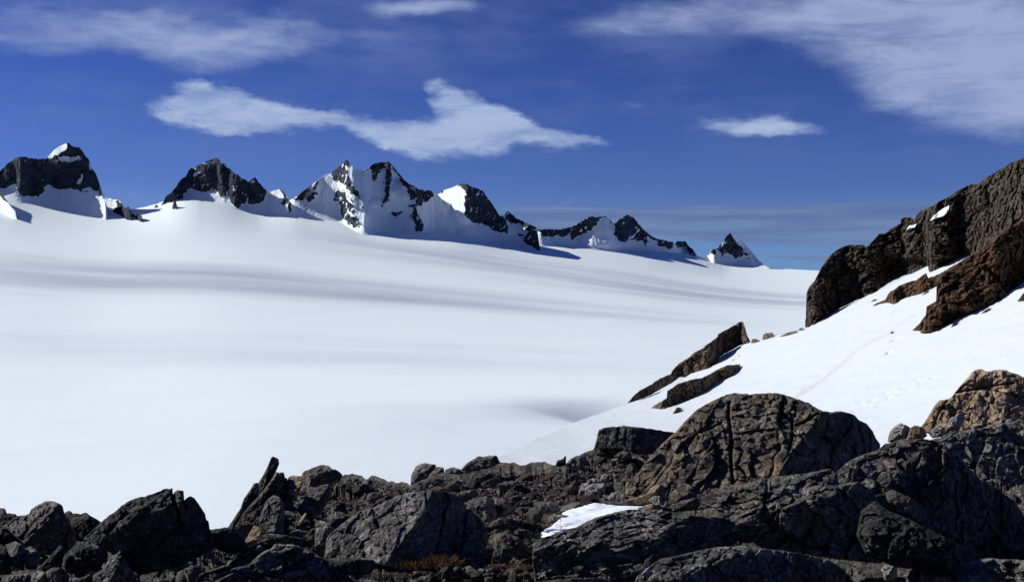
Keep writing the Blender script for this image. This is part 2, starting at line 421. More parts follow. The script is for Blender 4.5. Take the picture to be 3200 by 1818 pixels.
    rock = [C('m2', [(470, 235), (598, 100), (630, 160), (600, 190), (605, 260), (640, 330), (690, 390), (697, 432), (660, 415), (620, 370), (600, 360), (590, 330), (560, 320), (520, 300), (480, 275)]),
            C('m2', [(510, 365), (590, 395), (602, 450), (655, 500), (655, 560), (690, 610), (692, 650), (650, 667), (600, 630), (560, 580), (540, 520), (550, 500), (500, 440)]),
            C('m2', [(180, 462), (240, 370), (300, 335), (285, 420), (240, 445)]), C('m2', [(360, 290), (378, 310), (330, 390), (352, 402), (330, 450), (290, 462), (278, 430), (330, 350)]),
            C('m2', [(778, 195), (800, 150), (850, 140), (940, 130), (965, 165), (935, 200), (880, 200), (850, 240), (820, 292), (793, 282), (800, 230)]),
            C('m2', [(926, 175), (952, 180), (957, 280), (947, 400), (940, 450), (880, 500), (873, 485), (900, 430), (915, 350), (903, 300), (908, 235)]),
            C('m2', [(955, 150), (1030, 230), (1100, 300), (1180, 345), (1295, 370), (1285, 425), (1245, 468), (1210, 455), (1195, 498), (1150, 472), (1110, 440), (1085, 350), (1040, 290), (980, 225)]),
            C('m2', [(1080, 488), (1150, 478), (1180, 600), (1218, 650), (1212, 692), (1152, 700), (1140, 640), (1108, 580), (1130, 515)]), C('m2', [(960, 545), (1040, 550), (985, 592)]), C('m2', [(630, 445), (655, 455), (650, 465)]), C('m2', [(715, 485), (730, 500), (722, 515)])]
    holes = [C('m2', [(500, 425), (550, 415), (560, 440), (510, 442)]), C('m2', [(600, 510), (640, 540), (655, 580), (620, 580)]), C('m2', [(1090, 345), (1135, 345), (1125, 385)])]
    mountain('mountain', 'big snowy twin summit massif with dark rock ribs, centre of the skyline', sil, base, rock, seed=37, holes=holes, speck=.55, crag=16, jag=11.0, cot_snow=.95, cot_rock=.7, blur_px=16, nr=150, sfade=120,
             spines=[(C('m2', [(598, 122), (600, 260), (600, 400), (655, 520), (692, 655)]), 125, 150, 60), (C('m2', [(935, 140), (945, 300), (930, 420), (880, 500)]), 120, 50, 75),
                     (C('m2', [(1085, 330), (1120, 430), (1150, 500), (1212, 690)]), 130, 55, 90), (C('m2', [(370, 290), (340, 390), (290, 460)]), 35, 60, 20), (C('m2', [(985, 385), (1010, 440), (1030, 520)]), 45, 25, 40), (C('m2', [(770, 570), (800, 630), (830, 700)]), 45, 50, 60)])
    # -- rocky shoulder right of the massif
    sil = C('m2', [(1300, 425), (1325, 405), (1340, 398), (1370, 372), (1440, 350), (1500, 325), (1525, 318), (1565, 320), (1600, 345), (1660, 360), (1690, 370), (1710, 410), (1750, 460), (1790, 520), (1820, 570), (1838, 578), (1860, 555), (1890, 535), (1920, 560), (1950, 590), (2010, 620), (2060, 640), (2115, 665), (2128, 700), (2148, 850)])
    base = C('m2', [(1300, 690), (1400, 720), (1500, 752), (1560, 765), (1650, 770), (1780, 785), (1900, 802), (2050, 835), (2148, 856)])
    rock = [C('m2', [(1495, 330), (1525, 300), (1600, 325), (1700, 350), (1840, 570), (1870, 610), (1895, 680), (1892, 722), (1840, 712), (1760, 692), (1730, 650), (1640, 640), (1590, 610), (1540, 570), (1540, 480), (1555, 380), (1520, 355)]),
            C('m2', [(1865, 590), (1870, 560), (1890, 525), (1960, 580), (2060, 625), (2120, 660), (2115, 685), (2080, 690), (2035, 692), (1990, 642), (1910, 630)]),
            C('m2', [(2005, 765), (2050, 685), (2080, 680), (2115, 695), (2132, 740), (2155, 860), (2060, 812)]), C('m2', [(1340, 395), (1375, 368), (1370, 385), (1345, 402)]), C('m2', [(1980, 722), (2000, 718), (2005, 732), (1985, 740)])]
    mountain('mountain', 'rounded dark rock face with a lit snow shoulder, right of the twin summit', sil, base, rock, seed=41, speck=.36, crag=12, cot_snow=1.0, sfade=60,
             spines=[(C('m2', [(1530, 320), (1545, 450), (1545, 570)]), 130, 90, 70), (C('m2', [(1890, 535), (1900, 600), (1900, 690)]), 40, 30, 60), (C('m2', [(2070, 680), (2075, 760), (2100, 850)]), 60, 40, 40)])
    # -- low ridge with two humps
    sil = C('m3', [(290, 440), (330, 428), (440, 425), (500, 430), (600, 408), (640, 390), (700, 350), (770, 318), (790, 330), (835, 325), (885, 325), (910, 345), (935, 375), (955, 383), (970, 360), (1000, 340), (1050, 310), (1080, 320), (1110, 340), (1145, 385), (1180, 425), (1230, 470), (1280, 500), (1350, 515), (1420, 530), (1435, 545), (1450, 520), (1520, 525), (1540, 555), (1580, 590), (1600, 615), (1612, 638)])
    base = C('m3', [(290, 540), (360, 562), (450, 560), (650, 570), (780, 590), (900, 600), (1000, 590), (1100, 590), (1300, 606), (1420, 618), (1520, 610), (1580, 640), (1612, 645)])
    rock = [C('m3', [(320, 430), (440, 415), (600, 398), (640, 380), (600, 440), (585, 465), (520, 500), (500, 470), (440, 490), (370, 485), (355, 450)]),
            C('m3', [(598, 440), (640, 380), (770, 305), (845, 330), (810, 380), (760, 440), (690, 470), (640, 495), (610, 512), (598, 480)]), C('m3', [(830, 330), (840, 315), (890, 318), (880, 333)]), C('m3', [(905, 335), (940, 370), (930, 378)]),
            C('m3', [(952, 385), (1050, 295), (1115, 335), (1165, 405), (1120, 450), (1070, 500), (1030, 530), (980, 512), (948, 470)]),
            C('m3', [(1160, 405), (1285, 495), (1305, 520), (1290, 540), (1222, 490), (1195, 562), (1180, 520), (1130, 520), (1090, 508)]),
            C('m3', [(1285, 500), (1420, 522), (1428, 570), (1395, 582), (1300, 560)]), C('m3', [(1436, 548), (1450, 510), (1525, 515), (1560, 570), (1610, 637), (1560, 632), (1520, 560), (1450, 572)])]
    mountain('mountain', 'low two humped rock ridge with a steep icy gully, beyond the snow basin', sil, base, rock, seed=43, speck=.32, crag=10, step=1.2, cot_snow=1.0,
             spines=[(C('m3', [(850, 325), (880, 400), (940, 480), (960, 560)]), 90, 110, 25), (C('m3', [(1050, 310), (1060, 400), (1040, 520)]), 40, 60, 60)])
    # -- pyramid
    sil = C('m3', [(1690, 640), (1710, 622), (1722, 592), (1770, 578), (1800, 545), (1830, 505), (1850, 480), (1875, 453), (1900, 490), (1930, 538), (1945, 510), (1955, 502), (1990, 540), (2025, 580), (2060, 620), (2100, 670), (2150, 715), (2195, 738)])
    base = C('m3', [(1690, 662), (1730, 696), (1850, 718), (2000, 730), (2150, 744), (2195, 748)])
    rock = [C('m3', [(1765, 585), (1875, 435), (1932, 540), (1990, 600), (2022, 630), (2040, 667), (2005, 650), (1980, 630), (1940, 657), (1880, 632), (1850, 622), (1810, 635), (1795, 600)]), C('m3', [(1715, 622), (1735, 580), (1768, 588), (1755, 622)])]
    holes = [C('m3', [(1775, 590), (1830, 515), (1835, 530), (1790, 590)])]
    mountain('mountain', 'lone dark pyramid peak with a snowy right edge, farthest right on the skyline', sil, base, rock, seed=47, holes=holes, speck=.3, crag=9, step=1.0, cot_snow=1.2,
             spines=[(C('m3', [(1875, 453), (1890, 540), (1930, 640)]), 30, 60, 60), (C('m3', [(1950, 500), (2000, 580), (2050, 680)]), 40, 30, 40)])
# ================================================================ snow slope on the right
SA, SB, SC_, SX0, SW = .496, -.0742, -14.1 + .496 * 16.0, 16.0, 4.5
def slope_z(X, Y):
    t = (X - SX0) / SW
    sp = np.where(t > 30, t, np.log1p(np.exp(np.minimum(t, 30)))) * SW
    return SC_ + .04 * (X - SX0) + (SA - .04) * sp - .05 * np.clip(X - SX0, 0, None) * 0 + SB * Y

def hit(fn, PX, PY, lo, hi):
    """distance where a ray meets the height function fn"""
    tx, tz = (PX - CX) / F, (HY - PY) / F
    a = np.full(PX.shape, lo); b = np.full(PX.shape, hi)
    for _ in range(42):
        m = .5 * (a + b)
        above = m * tz > fn(m * tx, m)
        a = np.where(above, m, a); b = np.where(above, b, m)
    return .5 * (a + b)

def slope_depth(PX, PY): return hit(slope_z, np.asarray(PX, float), np.asarray(PY, float), 12.0, 230.0)

GA, GB, GC = .04, -.08, -2.0
def ground_z(X, Y): return GC + GB * Y + GA * X
def ground_depth(px, py):
    tx, tz = (px - CX) / F, (HY - py) / F
    return np.clip(GC / np.minimum(tz - GB - GA * tx, -.02), 5, 60)

def col_bounds(poly, xs):
    top = np.full(xs.shape, 1e9); bot = np.full(xs.shape, -1e9)
    n = len(poly)
    for i in range(n):
        ax, ay = poly[i]; bx, by = poly[(i + 1) % n]
        if abs(ax - bx) < 1e-6: continue
        m = (xs >= min(ax, bx)) & (xs <= max(ax, bx))
        y = ay + (by - ay) * (xs - ax) / (bx - ax)
        top = np.where(m, np.minimum(top, y), top); bot = np.where(m, np.maximum(bot, y), bot)
    return top, bot

GRIDS = {}
def relief(name, label, poly, mat, depth, cat='boulder', group=None, step=2.2, rnd=.25, crag=.05, fac=.10, fsize=.5, size_m=None, seed=0, edge=2.5, thick=.6,
           strat=None, cracks=(), attrs=None, kind=None, key=None, snowy=False, dent=None, wob=.18, open_foot=False):
    """closed solid whose outline seen from the ridge is poly; depth(PX,PY) gives its near side, the far side bulges away"""
    xs = np.arange(poly[:, 0].min() + .05, poly[:, 0].max(), step)
    if len(xs) < 6: xs = np.linspace(poly[:, 0].min() + .05, poly[:, 0].max() - .05, 6)
    top, bot = col_bounds(poly, xs)
    wpx = xs[-1] - xs[0]; hpx = (bot - top).max()
    nr = int(np.clip(hpx / step, 6, 420)); nc = len(xs)
    taper = np.minimum(1, (bot - top) / (8 + edge * 3))
    top = top + fb1(xs / (edge * 5.0), seed, 5) * edge * 1.6 * taper
    bot = bot + fb1(xs / (edge * 5.0), seed + 50, 4) * edge * taper
    bot = np.maximum(bot, top + .2)
    v = np.linspace(0, 1, nr)[:, None]
    PX = np.repeat(xs[None], nr, 0); PY = top + (bot - top) * v
    base_d = depth(PX, PY)
    dm = float(np.median(base_d)); mpp = dm / F
    # wobble the facet layout so that edges between planes are not ruler straight
    P0 = (rays(PX, PY) * base_d[..., None]).reshape(-1, 3)
    wb = fbm(P0 / (fsize * 1.5), 4, seed + 7).reshape(PX.shape); wb2 = fbm(P0 / (fsize * 1.5) + 31.7, 4, seed + 8).reshape(PX.shape)
    w_px = wob * fsize / mpp
    D = depth(PX + wb * w_px, PY + wb2 * w_px)
    e = np.clip(sdf(poly, PX, PY), 0, None)
    if open_foot: er = np.minimum((PY - top) * .75, np.minimum(PX - xs[0], xs[-1] - PX))
    else: er = e
    rpx = max(3.0, rnd * min(wpx, hpx))
    t = np.clip(1 - er / rpx, 0, 1)
    D = D + rpx * mpp * (1 - np.sqrt(np.clip(1 - t * t, 0, 1))) * .9
    P = (rays(PX, PY) * D[..., None]).reshape(-1, 3)
    Pw = P + .25 * fsize * np.stack([fbm(P / fsize, 3, seed + 61), fbm(P / fsize + 9, 3, seed + 62), fbm(P / fsize + 18, 3, seed + 63)], 1)
    if strat is not None:      # stretch along the bedding
        ax = np.array(strat[0], float); ax /= np.linalg.norm(ax)
        Pw = Pw + np.outer(Pw @ ax, ax) * (strat[1] - 1)
    f1, b1, _ = facets(Pw / fsize, seed + 1, 1.0)
    f2, b2, _ = facets(Pw / (fsize * .36), seed + 2, 1.0)
    f3, b3, _ = facets(Pw / (fsize * .14), seed + 3, 1.0)
    amp = fac * fsize * 2.0
    dis = f1 * amp * .85 + f2 * amp * .6 + f3 * amp * .36
    dis -= amp * .30 * np.exp(-(b1 / .03) ** 2) * (.5 + .5 * np.sign(fbm(P / fsize, 2, seed + 9)))
    dis -= amp * .10 * np.exp(-(b2 / .06) ** 2)
    dis += crag * .75 * fbm(P / (.28 * fsize), 5, seed + 4, .62) * fsize
    dis += crag * .4 * fbm(P / (.7 * fsize), 4, seed + 5, .6, ridged=True) * fsize
    inner = np.clip(e / (2.5 * step), 0, 1)
    D = D - dis.reshape(D.shape) * inner
    for line, wd, dp in cracks:
        dd = np.full(PX.shape, 1e9)
        for (ax_, ay_), (bx_, by_) in zip(line[:-1], line[1:]):
            ex, ey = bx_ - ax_, by_ - ay_
            tt = np.clip(((PX + wb * 8 - ax_) * ex + (PY - ay_) * ey) / (ex * ex + ey * ey), 0, 1)
            dd = np.minimum(dd, np.hypot(PX + wb * 8 - ax_ - tt * ex, PY - ay_ - tt * ey))
        D = D + dp * np.exp(-(dd / wd) ** 2)
    V = rays(PX, PY) * D[..., None]
    GRIDS[key or label] = (xs, top, bot, D)
    # far side
    T = thick * min(wpx, hpx) * mpp
    nb = 7; vb = np.linspace(1, 0, nb)[1:-1]
    ring = []
    for q in vb:
        k = q * (nr - 1); i0 = int(np.floor(k)); i1 = min(nr - 1, i0 + 1); a = k - i0
        pt = V[0] * (1 - q) + V[-1] * q
        dmax = D.max(0)
        prof = np.sqrt(np.clip(np.minimum(1, (bot - top) / (.5 * hpx + 1e-6)), 0, 1)) * math.sin(math.pi * q)
        dd = dmax + T * prof + .02 * mpp * 10
        pt = pt / pt[:, 1:2] * dd[:, None]
        ring.append(pt)
    allr = np.concatenate([V, np.stack(ring), V[:1]], 0)
    # the last row repeats the first one: reuse its indices
    nrow = allr.shape[0]
    Q = gridquads(nrow, nc)
    Q = np.where(Q >= (nrow - 1) * nc, Q - (nrow - 1) * nc, Q)
    VV = allr[:-1].reshape(-1, 3)
    # caps at both ends
    NR = nrow - 1
    caps = []
    for cidx, flip in ((0, False), (nc - 1, True)):
        ids = np.arange(NR) * nc + cidx
        a = 0; b = NR - 1
        while b - a >= 2:
            tri = [ids[a], ids[a + 1], ids[b]]; caps.append(tri[::-1] if flip else tri); a += 1
            if b - a >= 2:
                tri = [ids[a], ids[b - 1], ids[b]]; caps.append(tri[::-1] if flip else tri); b -= 1
    ob = mesh_obj(name, VV, Q, mat, tris=np.array(caps))
    return tag(ob, label, cat, group, kind)

def sample(key, PX, PY):
    if key == 'ground':
        img = GRIDS['ground']
        d = img[np.clip(((PY - 1300) / 4).astype(int), 0, img.shape[0] - 1), np.clip(((PX + 260) / 4).astype(int), 0, img.shape[1] - 1)]
        return np.where(np.isnan(d), ground_depth(PX, PY), d)
    xs, top, bot, D = GRIDS[key]
    out = np.empty(PX.shape)
    i = np.clip(np.searchsorted(xs, PX.ravel()), 0, len(xs) - 1)
    v = np.clip((PY.ravel() - top[i]) / (bot[i] - top[i]), 0, 1) * (D.shape[0] - 1)
    return D[np.round(v).astype(int), i].reshape(PX.shape)

def planes(D0, pl, k=.0, lim=(-.6, 2.5), w=1.0):
    """near side of a convex block: each plane is (normal, (px,py), extra depth)"""
    def fn(PX, PY):
        r = rays(PX, PY); out = None
        for nrm, (ax, ay), dd in pl:
            nn = np.array(nrm, float); nn /= np.linalg.norm(nn)
            A = np.array([(ax - CX) / F, 1, (HY - ay) / F]) * (D0 + dd)
            den = r @ nn
            d = np.where(den < -.02, (A @ nn) / np.minimum(den, -.02), -1e3)
            out = d if out is None else np.maximum(out, d)
        return np.clip(out, D0 + lim[0] * w, D0 + lim[1] * w)
    return fn

def auto_planes(poly, D0, seed, flat=.3, lit=False):
    rs = random.Random(seed); j = lambda s: rs.uniform(-s, s)
    if lit: flat = .5
    x0, x1, y0, y1 = poly[:, 0].min(), poly[:, 0].max(), poly[:, 1].min(), poly[:, 1].max()
    w, h = x1 - x0, y1 - y0; cx, cy = (x0 + x1) / 2, (y0 + y1) / 2
    wm = w * D0 / F
    pl = [((j(.25) - (.45 if lit else .1), -.95, (.6 if lit else .3) + j(.2)), (cx, cy), 0), ((-.2 + j(.25), -.45, .9), (cx + j(.1) * w, y0 + (flat + j(.12)) * h), 0),
          ((-.75, -.6 + j(.2), .35 + j(.2)), (cx + (-.22 + j(.12)) * w, cy), 0), ((.78, -.6 + j(.2), .15 + j(.25)), (cx + (.2 + j(.14)) * w, cy), 0),
          ((j(.6), -.8, -.25), (cx, y1 - .22 * h), 0)]
    return planes(D0, pl, w=max(.3, wm))

# colours -------------------------------------------------------------
M_GREY = rock_mat('dark_grey_rock', (.046, .042, .037), (.135, .122, .105), (.18, .12, .07), (.44, .42, .38), .3, .5)
M_BROWN = rock_mat('rusty_brown_rock', (.050, .044, .037), (.145, .122, .098), (.22, .135, .07), (.44, .39, .32), .55, .4)
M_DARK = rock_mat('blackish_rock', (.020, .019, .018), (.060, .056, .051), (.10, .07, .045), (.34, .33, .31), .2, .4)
M_TAN = rock_mat('tan_rock', (.12, .088, .06), (.31, .228, .15), (.38, .225, .105), (.58, .50, .40), .6, .4)
M_PALE = rock_mat('pale_stone', (.10, .095, .085), (.30, .28, .245), (.29, .19, .12), (.60, .57, .52), .3, .6, 2.0)
M_FLECK = rock_mat('flecked_rock', (.042, .039, .035), (.140, .129, .114), (.16, .11, .07), (.50, .48, .44), .2, .85, 1.2)
M_CLIFF = rock_mat('cliff_rock', (.024, .021, .018), (.088, .073, .056), (.145, .085, .046), (.32, .28, .23), .55, .5, .55, lo=.42, hi=.60)
M_CLIFF2 = rock_mat('fin_rock', (.042, .035, .028), (.125, .099, .072), (.20, .112, .055), (.36, .31, .25), .7, .5, .7, lo=.40, hi=.58)
M_RUSTCLIFF = rock_mat('rusty_cliff_rock', (.028, .020, .015), (.092, .056, .036), (.155, .072, .036), (.22, .18, .14), .9, .3, .55, lo=.40, hi=.58)
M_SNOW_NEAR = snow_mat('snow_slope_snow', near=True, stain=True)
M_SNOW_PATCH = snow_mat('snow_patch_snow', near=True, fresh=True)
M_ICE = None

def build_slope():
    edge = C('f', [(1440, 1500), (1540, 1436), (1640, 1386), (1750, 1337), (1850, 1300), (1960, 1264), (2120, 1200), (2235, 1120), (2330, 1073), (2420, 1045), (2520, 1028), (2600, 975), (2700, 930), (2800, 880), (2900, 830), (3010, 770), (3300, 640), (3800, 500)])
    edge2 = C('f', [(1250, 1500), (1500, 1560), (1800, 1560), (2300, 1560), (3000, 1540), (3800, 1500)])
    xs = np.arange(1440, 3800, 2.6); nr = 230
    top = np.interp(xs, edge[:, 0], edge[:, 1]); bot = np.interp(xs, edge2[:, 0], edge2[:, 1])
    v = np.linspace(0, 1, nr)[:, None]
    PX = np.repeat(xs[None], nr, 0); PY = top + (bot - top) * v
    D = slope_depth(PX, PY)
    P = rays(PX, PY) * D[..., None]
    q = P.reshape(-1, 3)
    und = .14 * fbm(q / np.array([7., 14., 9.]), 4, 3) + .03 * fbm(q / np.array([1.2, 2.2, 1.5]), 3, 4)
    # footprints: a line of small pits
    rs = random.Random(5)
    pts = [(2655, 1272), (2720, 1262), (2780, 1240), (2850, 1205), (2925, 1160)]
    pit = np.zeros(len(q))
    for k in range(46):
        t = k / 45 * 3.999; i = int(t); a = t - i
        px = pts[i][0] * (1 - a) + pts[i + 1][0] * a + rs.uniform(-14, 14); py = pts[i][1] * (1 - a) + pts[i + 1][1] * a + rs.uniform(-16, 16)
        d = float(slope_depth(np.array([px]), np.array([py]))[0]); c = np.array([(px - CX) / F, 1, (HY - py) / F]) * d
        r2 = ((q - c) ** 2).sum(1)
        pit -= .05 * np.exp(-r2 / .03)
    for px, py, rr in ((2799, 1060, .35), (2778, 1100, .22)):
        d = float(slope_depth(np.array([px]), np.array([py]))[0]); c = np.array([(px - CX) / F, 1, (HY - py) / F]) * d
        pit -= .5 * np.exp(-((q - c) ** 2).sum(1) / rr ** 2)
    z = (und + pit).reshape(D.shape)
    P[..., 2] += z
    # dust trail left by a rolling stone
    tr = C('w', [(1028, 1282), (1090, 1240), (1180, 1180), (1260, 1110), (1330, 1050), (1400, 1005), (1500, 955), (1600, 880), (1740, 800)])
    wd = np.interp(PX, [2480, 2560, 2700, 2780, 2900], [6, 5, 4.2, 3.5, 2.0])
    ty = np.interp(PX, tr[:, 0], tr[:, 1]); 
    stain = np.exp(-(((PY - ty) * .8 / wd) ** 2)) * ((PX > tr[0, 0]) & (PX < tr[-1, 0])) * np.interp(PX, [2480, 2760, 2930], [.50, .36, .12])
    rows = [P]
    b1 = P[0].copy(); b1[:, 1] += 6; b1[:, 2] -= 4.0
    b2 = P[0].copy(); b2[:, 1] += 60; b2[:, 2] -= 60; b3 = P[0].copy(); b3[:, 1] += 200; b3[:, 2] -= 240
    low = P[-1].copy(); low[:, 2] -= 3
    A = np.concatenate([np.stack([b3, b2, b1]), P, low[None]], 0)
    S = np.concatenate([np.zeros((3, len(xs))), stain, np.zeros((1, len(xs)))], 0)
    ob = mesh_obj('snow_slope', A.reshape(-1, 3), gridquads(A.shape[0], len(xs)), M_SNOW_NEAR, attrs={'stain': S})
    tag(ob, 'bright snow slope falling from the right crags to the boulders, crossed by a rusty trail', 'snow slope', kind='structure')

def crag(name, label, poly, mat, cot=.7, lift=.4, step=2.0, seed=0, cat='rock outcrop', key=None, group=None, dmax=195, size=2.2, pts=(), ribs=(0, 100, 0), **kw):
    """rock standing in the snow slope: its foot follows the slope, its face leans back by cot"""
    xs = np.arange(poly[:, 0].min() - 60, poly[:, 0].max() + 60, 2.0)
    _, bot = col_bounds(poly, np.clip(xs, poly[:, 0].min() + .1, poly[:, 0].max() - .1))
    Db = np.minimum(slope_depth(xs, bot), dmax)
    Db = blur(Db, 12, 0); bot = blur(bot, 8, 0)
    def depth(PX, PY):
        b = np.interp(PX, xs, bot); d = np.interp(PX, xs, Db)
        out = d - lift + (b - PY) * d / F * cot
        if ribs[0]:
            q = np.stack([PX.ravel() / 90, PY.ravel() / 130, np.full(PX.size, seed * 1.7)], 1)
            ph = (PX + ribs[2] * PY) / ribs[1] + .9 * fbm(q, 3, seed).reshape(PX.shape)
            fr = ph - np.floor(ph); am = .45 + hash01(np.floor(ph).astype(np.int64), 3, 5, seed)
            prof = np.where(fr < .8, fr / .8, (1 - fr) / .2)
            out = out - ribs[0] * am * prof * smooth(0, 150, b - PY)
        for line, amp, wl, wr in pts:
            t = PX - np.interp(PY, line[:, 1], line[:, 0])
            ext = smooth(line[0, 1] - 40, line[0, 1], PY) * (1 - smooth(line[-1, 1], line[-1, 1] + 30, PY))
            out = out - amp * ext * np.where(t < 0, np.clip(1 + t / wl, 0, 1), np.clip(1 - t / wr, 0, 1))
        return out
    kw.setdefault('open_foot', True)
    return relief(name, label, poly, mat, depth, cat=cat, step=step, seed=seed, fsize=size, key=key, group=group, **kw)

def build_right():
    butt = C('w', [(1078, 928), (1078, 890), (1090, 855), (1094, 800), (1082, 780), (1085, 750), (1100, 720), (1125, 690), (1140, 660), (1165, 615), (1185, 585), (1215, 550), (1240, 530), (1290, 515), (1340, 508), (1370, 510), (1385, 520), (1410, 500), (1425, 485), (1450, 455), (1485, 450), (1510, 430), (1560, 402), (1563, 372), (1615, 366), (1625, 385), (1660, 340), (1700, 325), (1740, 300), (1800, 265), (1850, 235), (1900, 210), (1960, 200), (2000, 165), (2050, 135), (2100, 110), (2140, 85), (2184, 68), (2330, 0), (2480, -60),
                     (2480, 560), (1990, 560), (1868, 568), (1740, 640), (1700, 672), (1742, 592), (1650, 640), (1560, 672), (1500, 702), (1420, 757), (1330, 792), (1260, 827), (1200, 867), (1130, 917)])
    crag('rock_buttress', 'tall brown rock buttress with a steep left edge above the snow slope', butt, M_CLIFF, cot=.85, lift=-.7, ribs=(.7, 70, .55), seed=71, size=3.2, fac=.22, crag=.13, strat=((-.45, .2, .87), 1.5), rnd=.06, edge=5.5, thick=.5, step=2.0, cat='cliff', key='butt',
         pts=[(C('w', [(1850, 240), (1800, 400), (1760, 560)]), 3.5, 200, 120)])
    for lab, p in (('slanting snow patch high on the brown rock buttress', [(1708, 390), (1728, 362), (1770, 330), (1806, 309), (1800, 345), (1778, 365), (1740, 373)]),
                   ('tiny snow streaks on the buttress edge below the slanting patch', [(1587, 437), (1605, 412), (1625, 410), (1642, 402), (1635, 422), (1610, 424)])):
        p = C('w', p)
        relief('snow_patch', lab, p, M_SNOW_PATCH, lambda X, Y: blur(blur(sample('butt', X, Y), 6, 0), 6, 1) - 1.6, cat='snow patch', step=1.5, rnd=.12, fac=.0, crag=.01, fsize=2, edge=1.5, thick=.3, seed=5, kind='structure')
    ledge = C('w', [(1406, 826), (1440, 803), (1482, 786), (1500, 752), (1560, 712), (1640, 686), (1690, 652), (1742, 605), (1748, 640), (1705, 676), (1760, 655), (1870, 570), (1990, 540), (1990, 640), (1780, 700), (1745, 716), (1690, 748), (1640, 768), (1560, 792), (1535, 815), (1508, 833), (1535, 785), (1480, 800)])
    crag('rock_ledge', 'brown ledge of rock between two snow strips under the buttress', C('w', [(1406, 826), (1440, 803), (1482, 786), (1500, 752), (1560, 712), (1640, 686), (1690, 652), (1700, 676), (1760, 655), (1850, 600), (1900, 590), (1900, 700), (1745, 716), (1690, 748), (1640, 768), (1560, 792), (1535, 815), (1508, 833), (1530, 795), (1480, 805)]), M_RUSTCLIFF, cot=1.1, lift=-.2, ribs=(1.2, 60, .5), seed=73, size=2.4, fac=.16, crag=.1, edge=3, rnd=.1, cat='rock outcrop')
    mass = C('w', [(1620, 942), (1665, 895), (1690, 860), (1690, 820), (1745, 790), (1741, 700), (1755, 668), (1800, 640), (1870, 588), (1950, 540), (2000, 505), (2060, 455), (2120, 415), (2184, 380), (2480, 260), (2480, 560), (2300, 640), (2184, 702), (2110, 757), (2050, 802), (1950, 832), (1860, 872), (1800, 906), (1720, 942), (1660, 957), (1668, 935)])
    crag('rust_brown_crag', 'rust brown crag running down to a point in the snow at right', mass, M_RUSTCLIFF, cot=1.0, lift=-.5, ribs=(.6, 60, .7), seed=79, size=2.4, fac=.22, strat=((-.5, .2, .85), 1.5), crag=.1, edge=3, rnd=.08, cat='cliff', key='mass', thick=.4,
         pts=[(C('w', [(1760, 660), (1765, 740), (1750, 830), (1680, 940)]), 2.0, 60, 120), (C('w', [(2184, 400), (2050, 560), (1950, 680), (1900, 830)]), 2.5, 120, 90)])
    ridge = C('w', [(178, 1311), (210, 1270), (250, 1240), (300, 1215), (340, 1185), (400, 1160), (403, 1148), (440, 1110), (480, 1085), (520, 1050), (560, 1030), (600, 1000), (645, 968), (635, 962), (690, 932), (740, 903), (763, 897), (775, 930), (785, 970), (800, 995), (796, 1012), (750, 1015), (700, 1045), (668, 1062), (640, 1080), (632, 1105), (600, 1130), (560, 1145), (500, 1160), (472, 1178), (440, 1180), (400, 1210), (350, 1237), (300, 1267), (240, 1292)])
    crag('rock_fin', 'slanting brown rock fin with a pointed top at the snow slope edge', ridge, M_CLIFF2, cot=.6, lift=-.2, ribs=(1.4, 55, .6), seed=83, size=1.8, fac=.2, crag=.11, edge=2.6, rnd=.12, cat='rock outcrop', dmax=170)
    low = C('w', [(293, 1336), (340, 1305), (395, 1272), (378, 1250), (430, 1213), (500, 1190), (560, 1180), (620, 1148), (680, 1118), (752, 1113), (746, 1135), (692, 1180), (622, 1212), (588, 1245), (530, 1272), (512, 1287), (440, 1312), (400, 1327), (358, 1348), (325, 1340)])
    crag('rock_rib', 'low dark rock rib lying in the snow just under the pointed fin', low, M_CLIFF2, cot=.9, lift=-.15, ribs=(.8, 50, .5), seed=89, size=1.5, fac=.2, crag=.12, edge=2.6, rnd=.12)
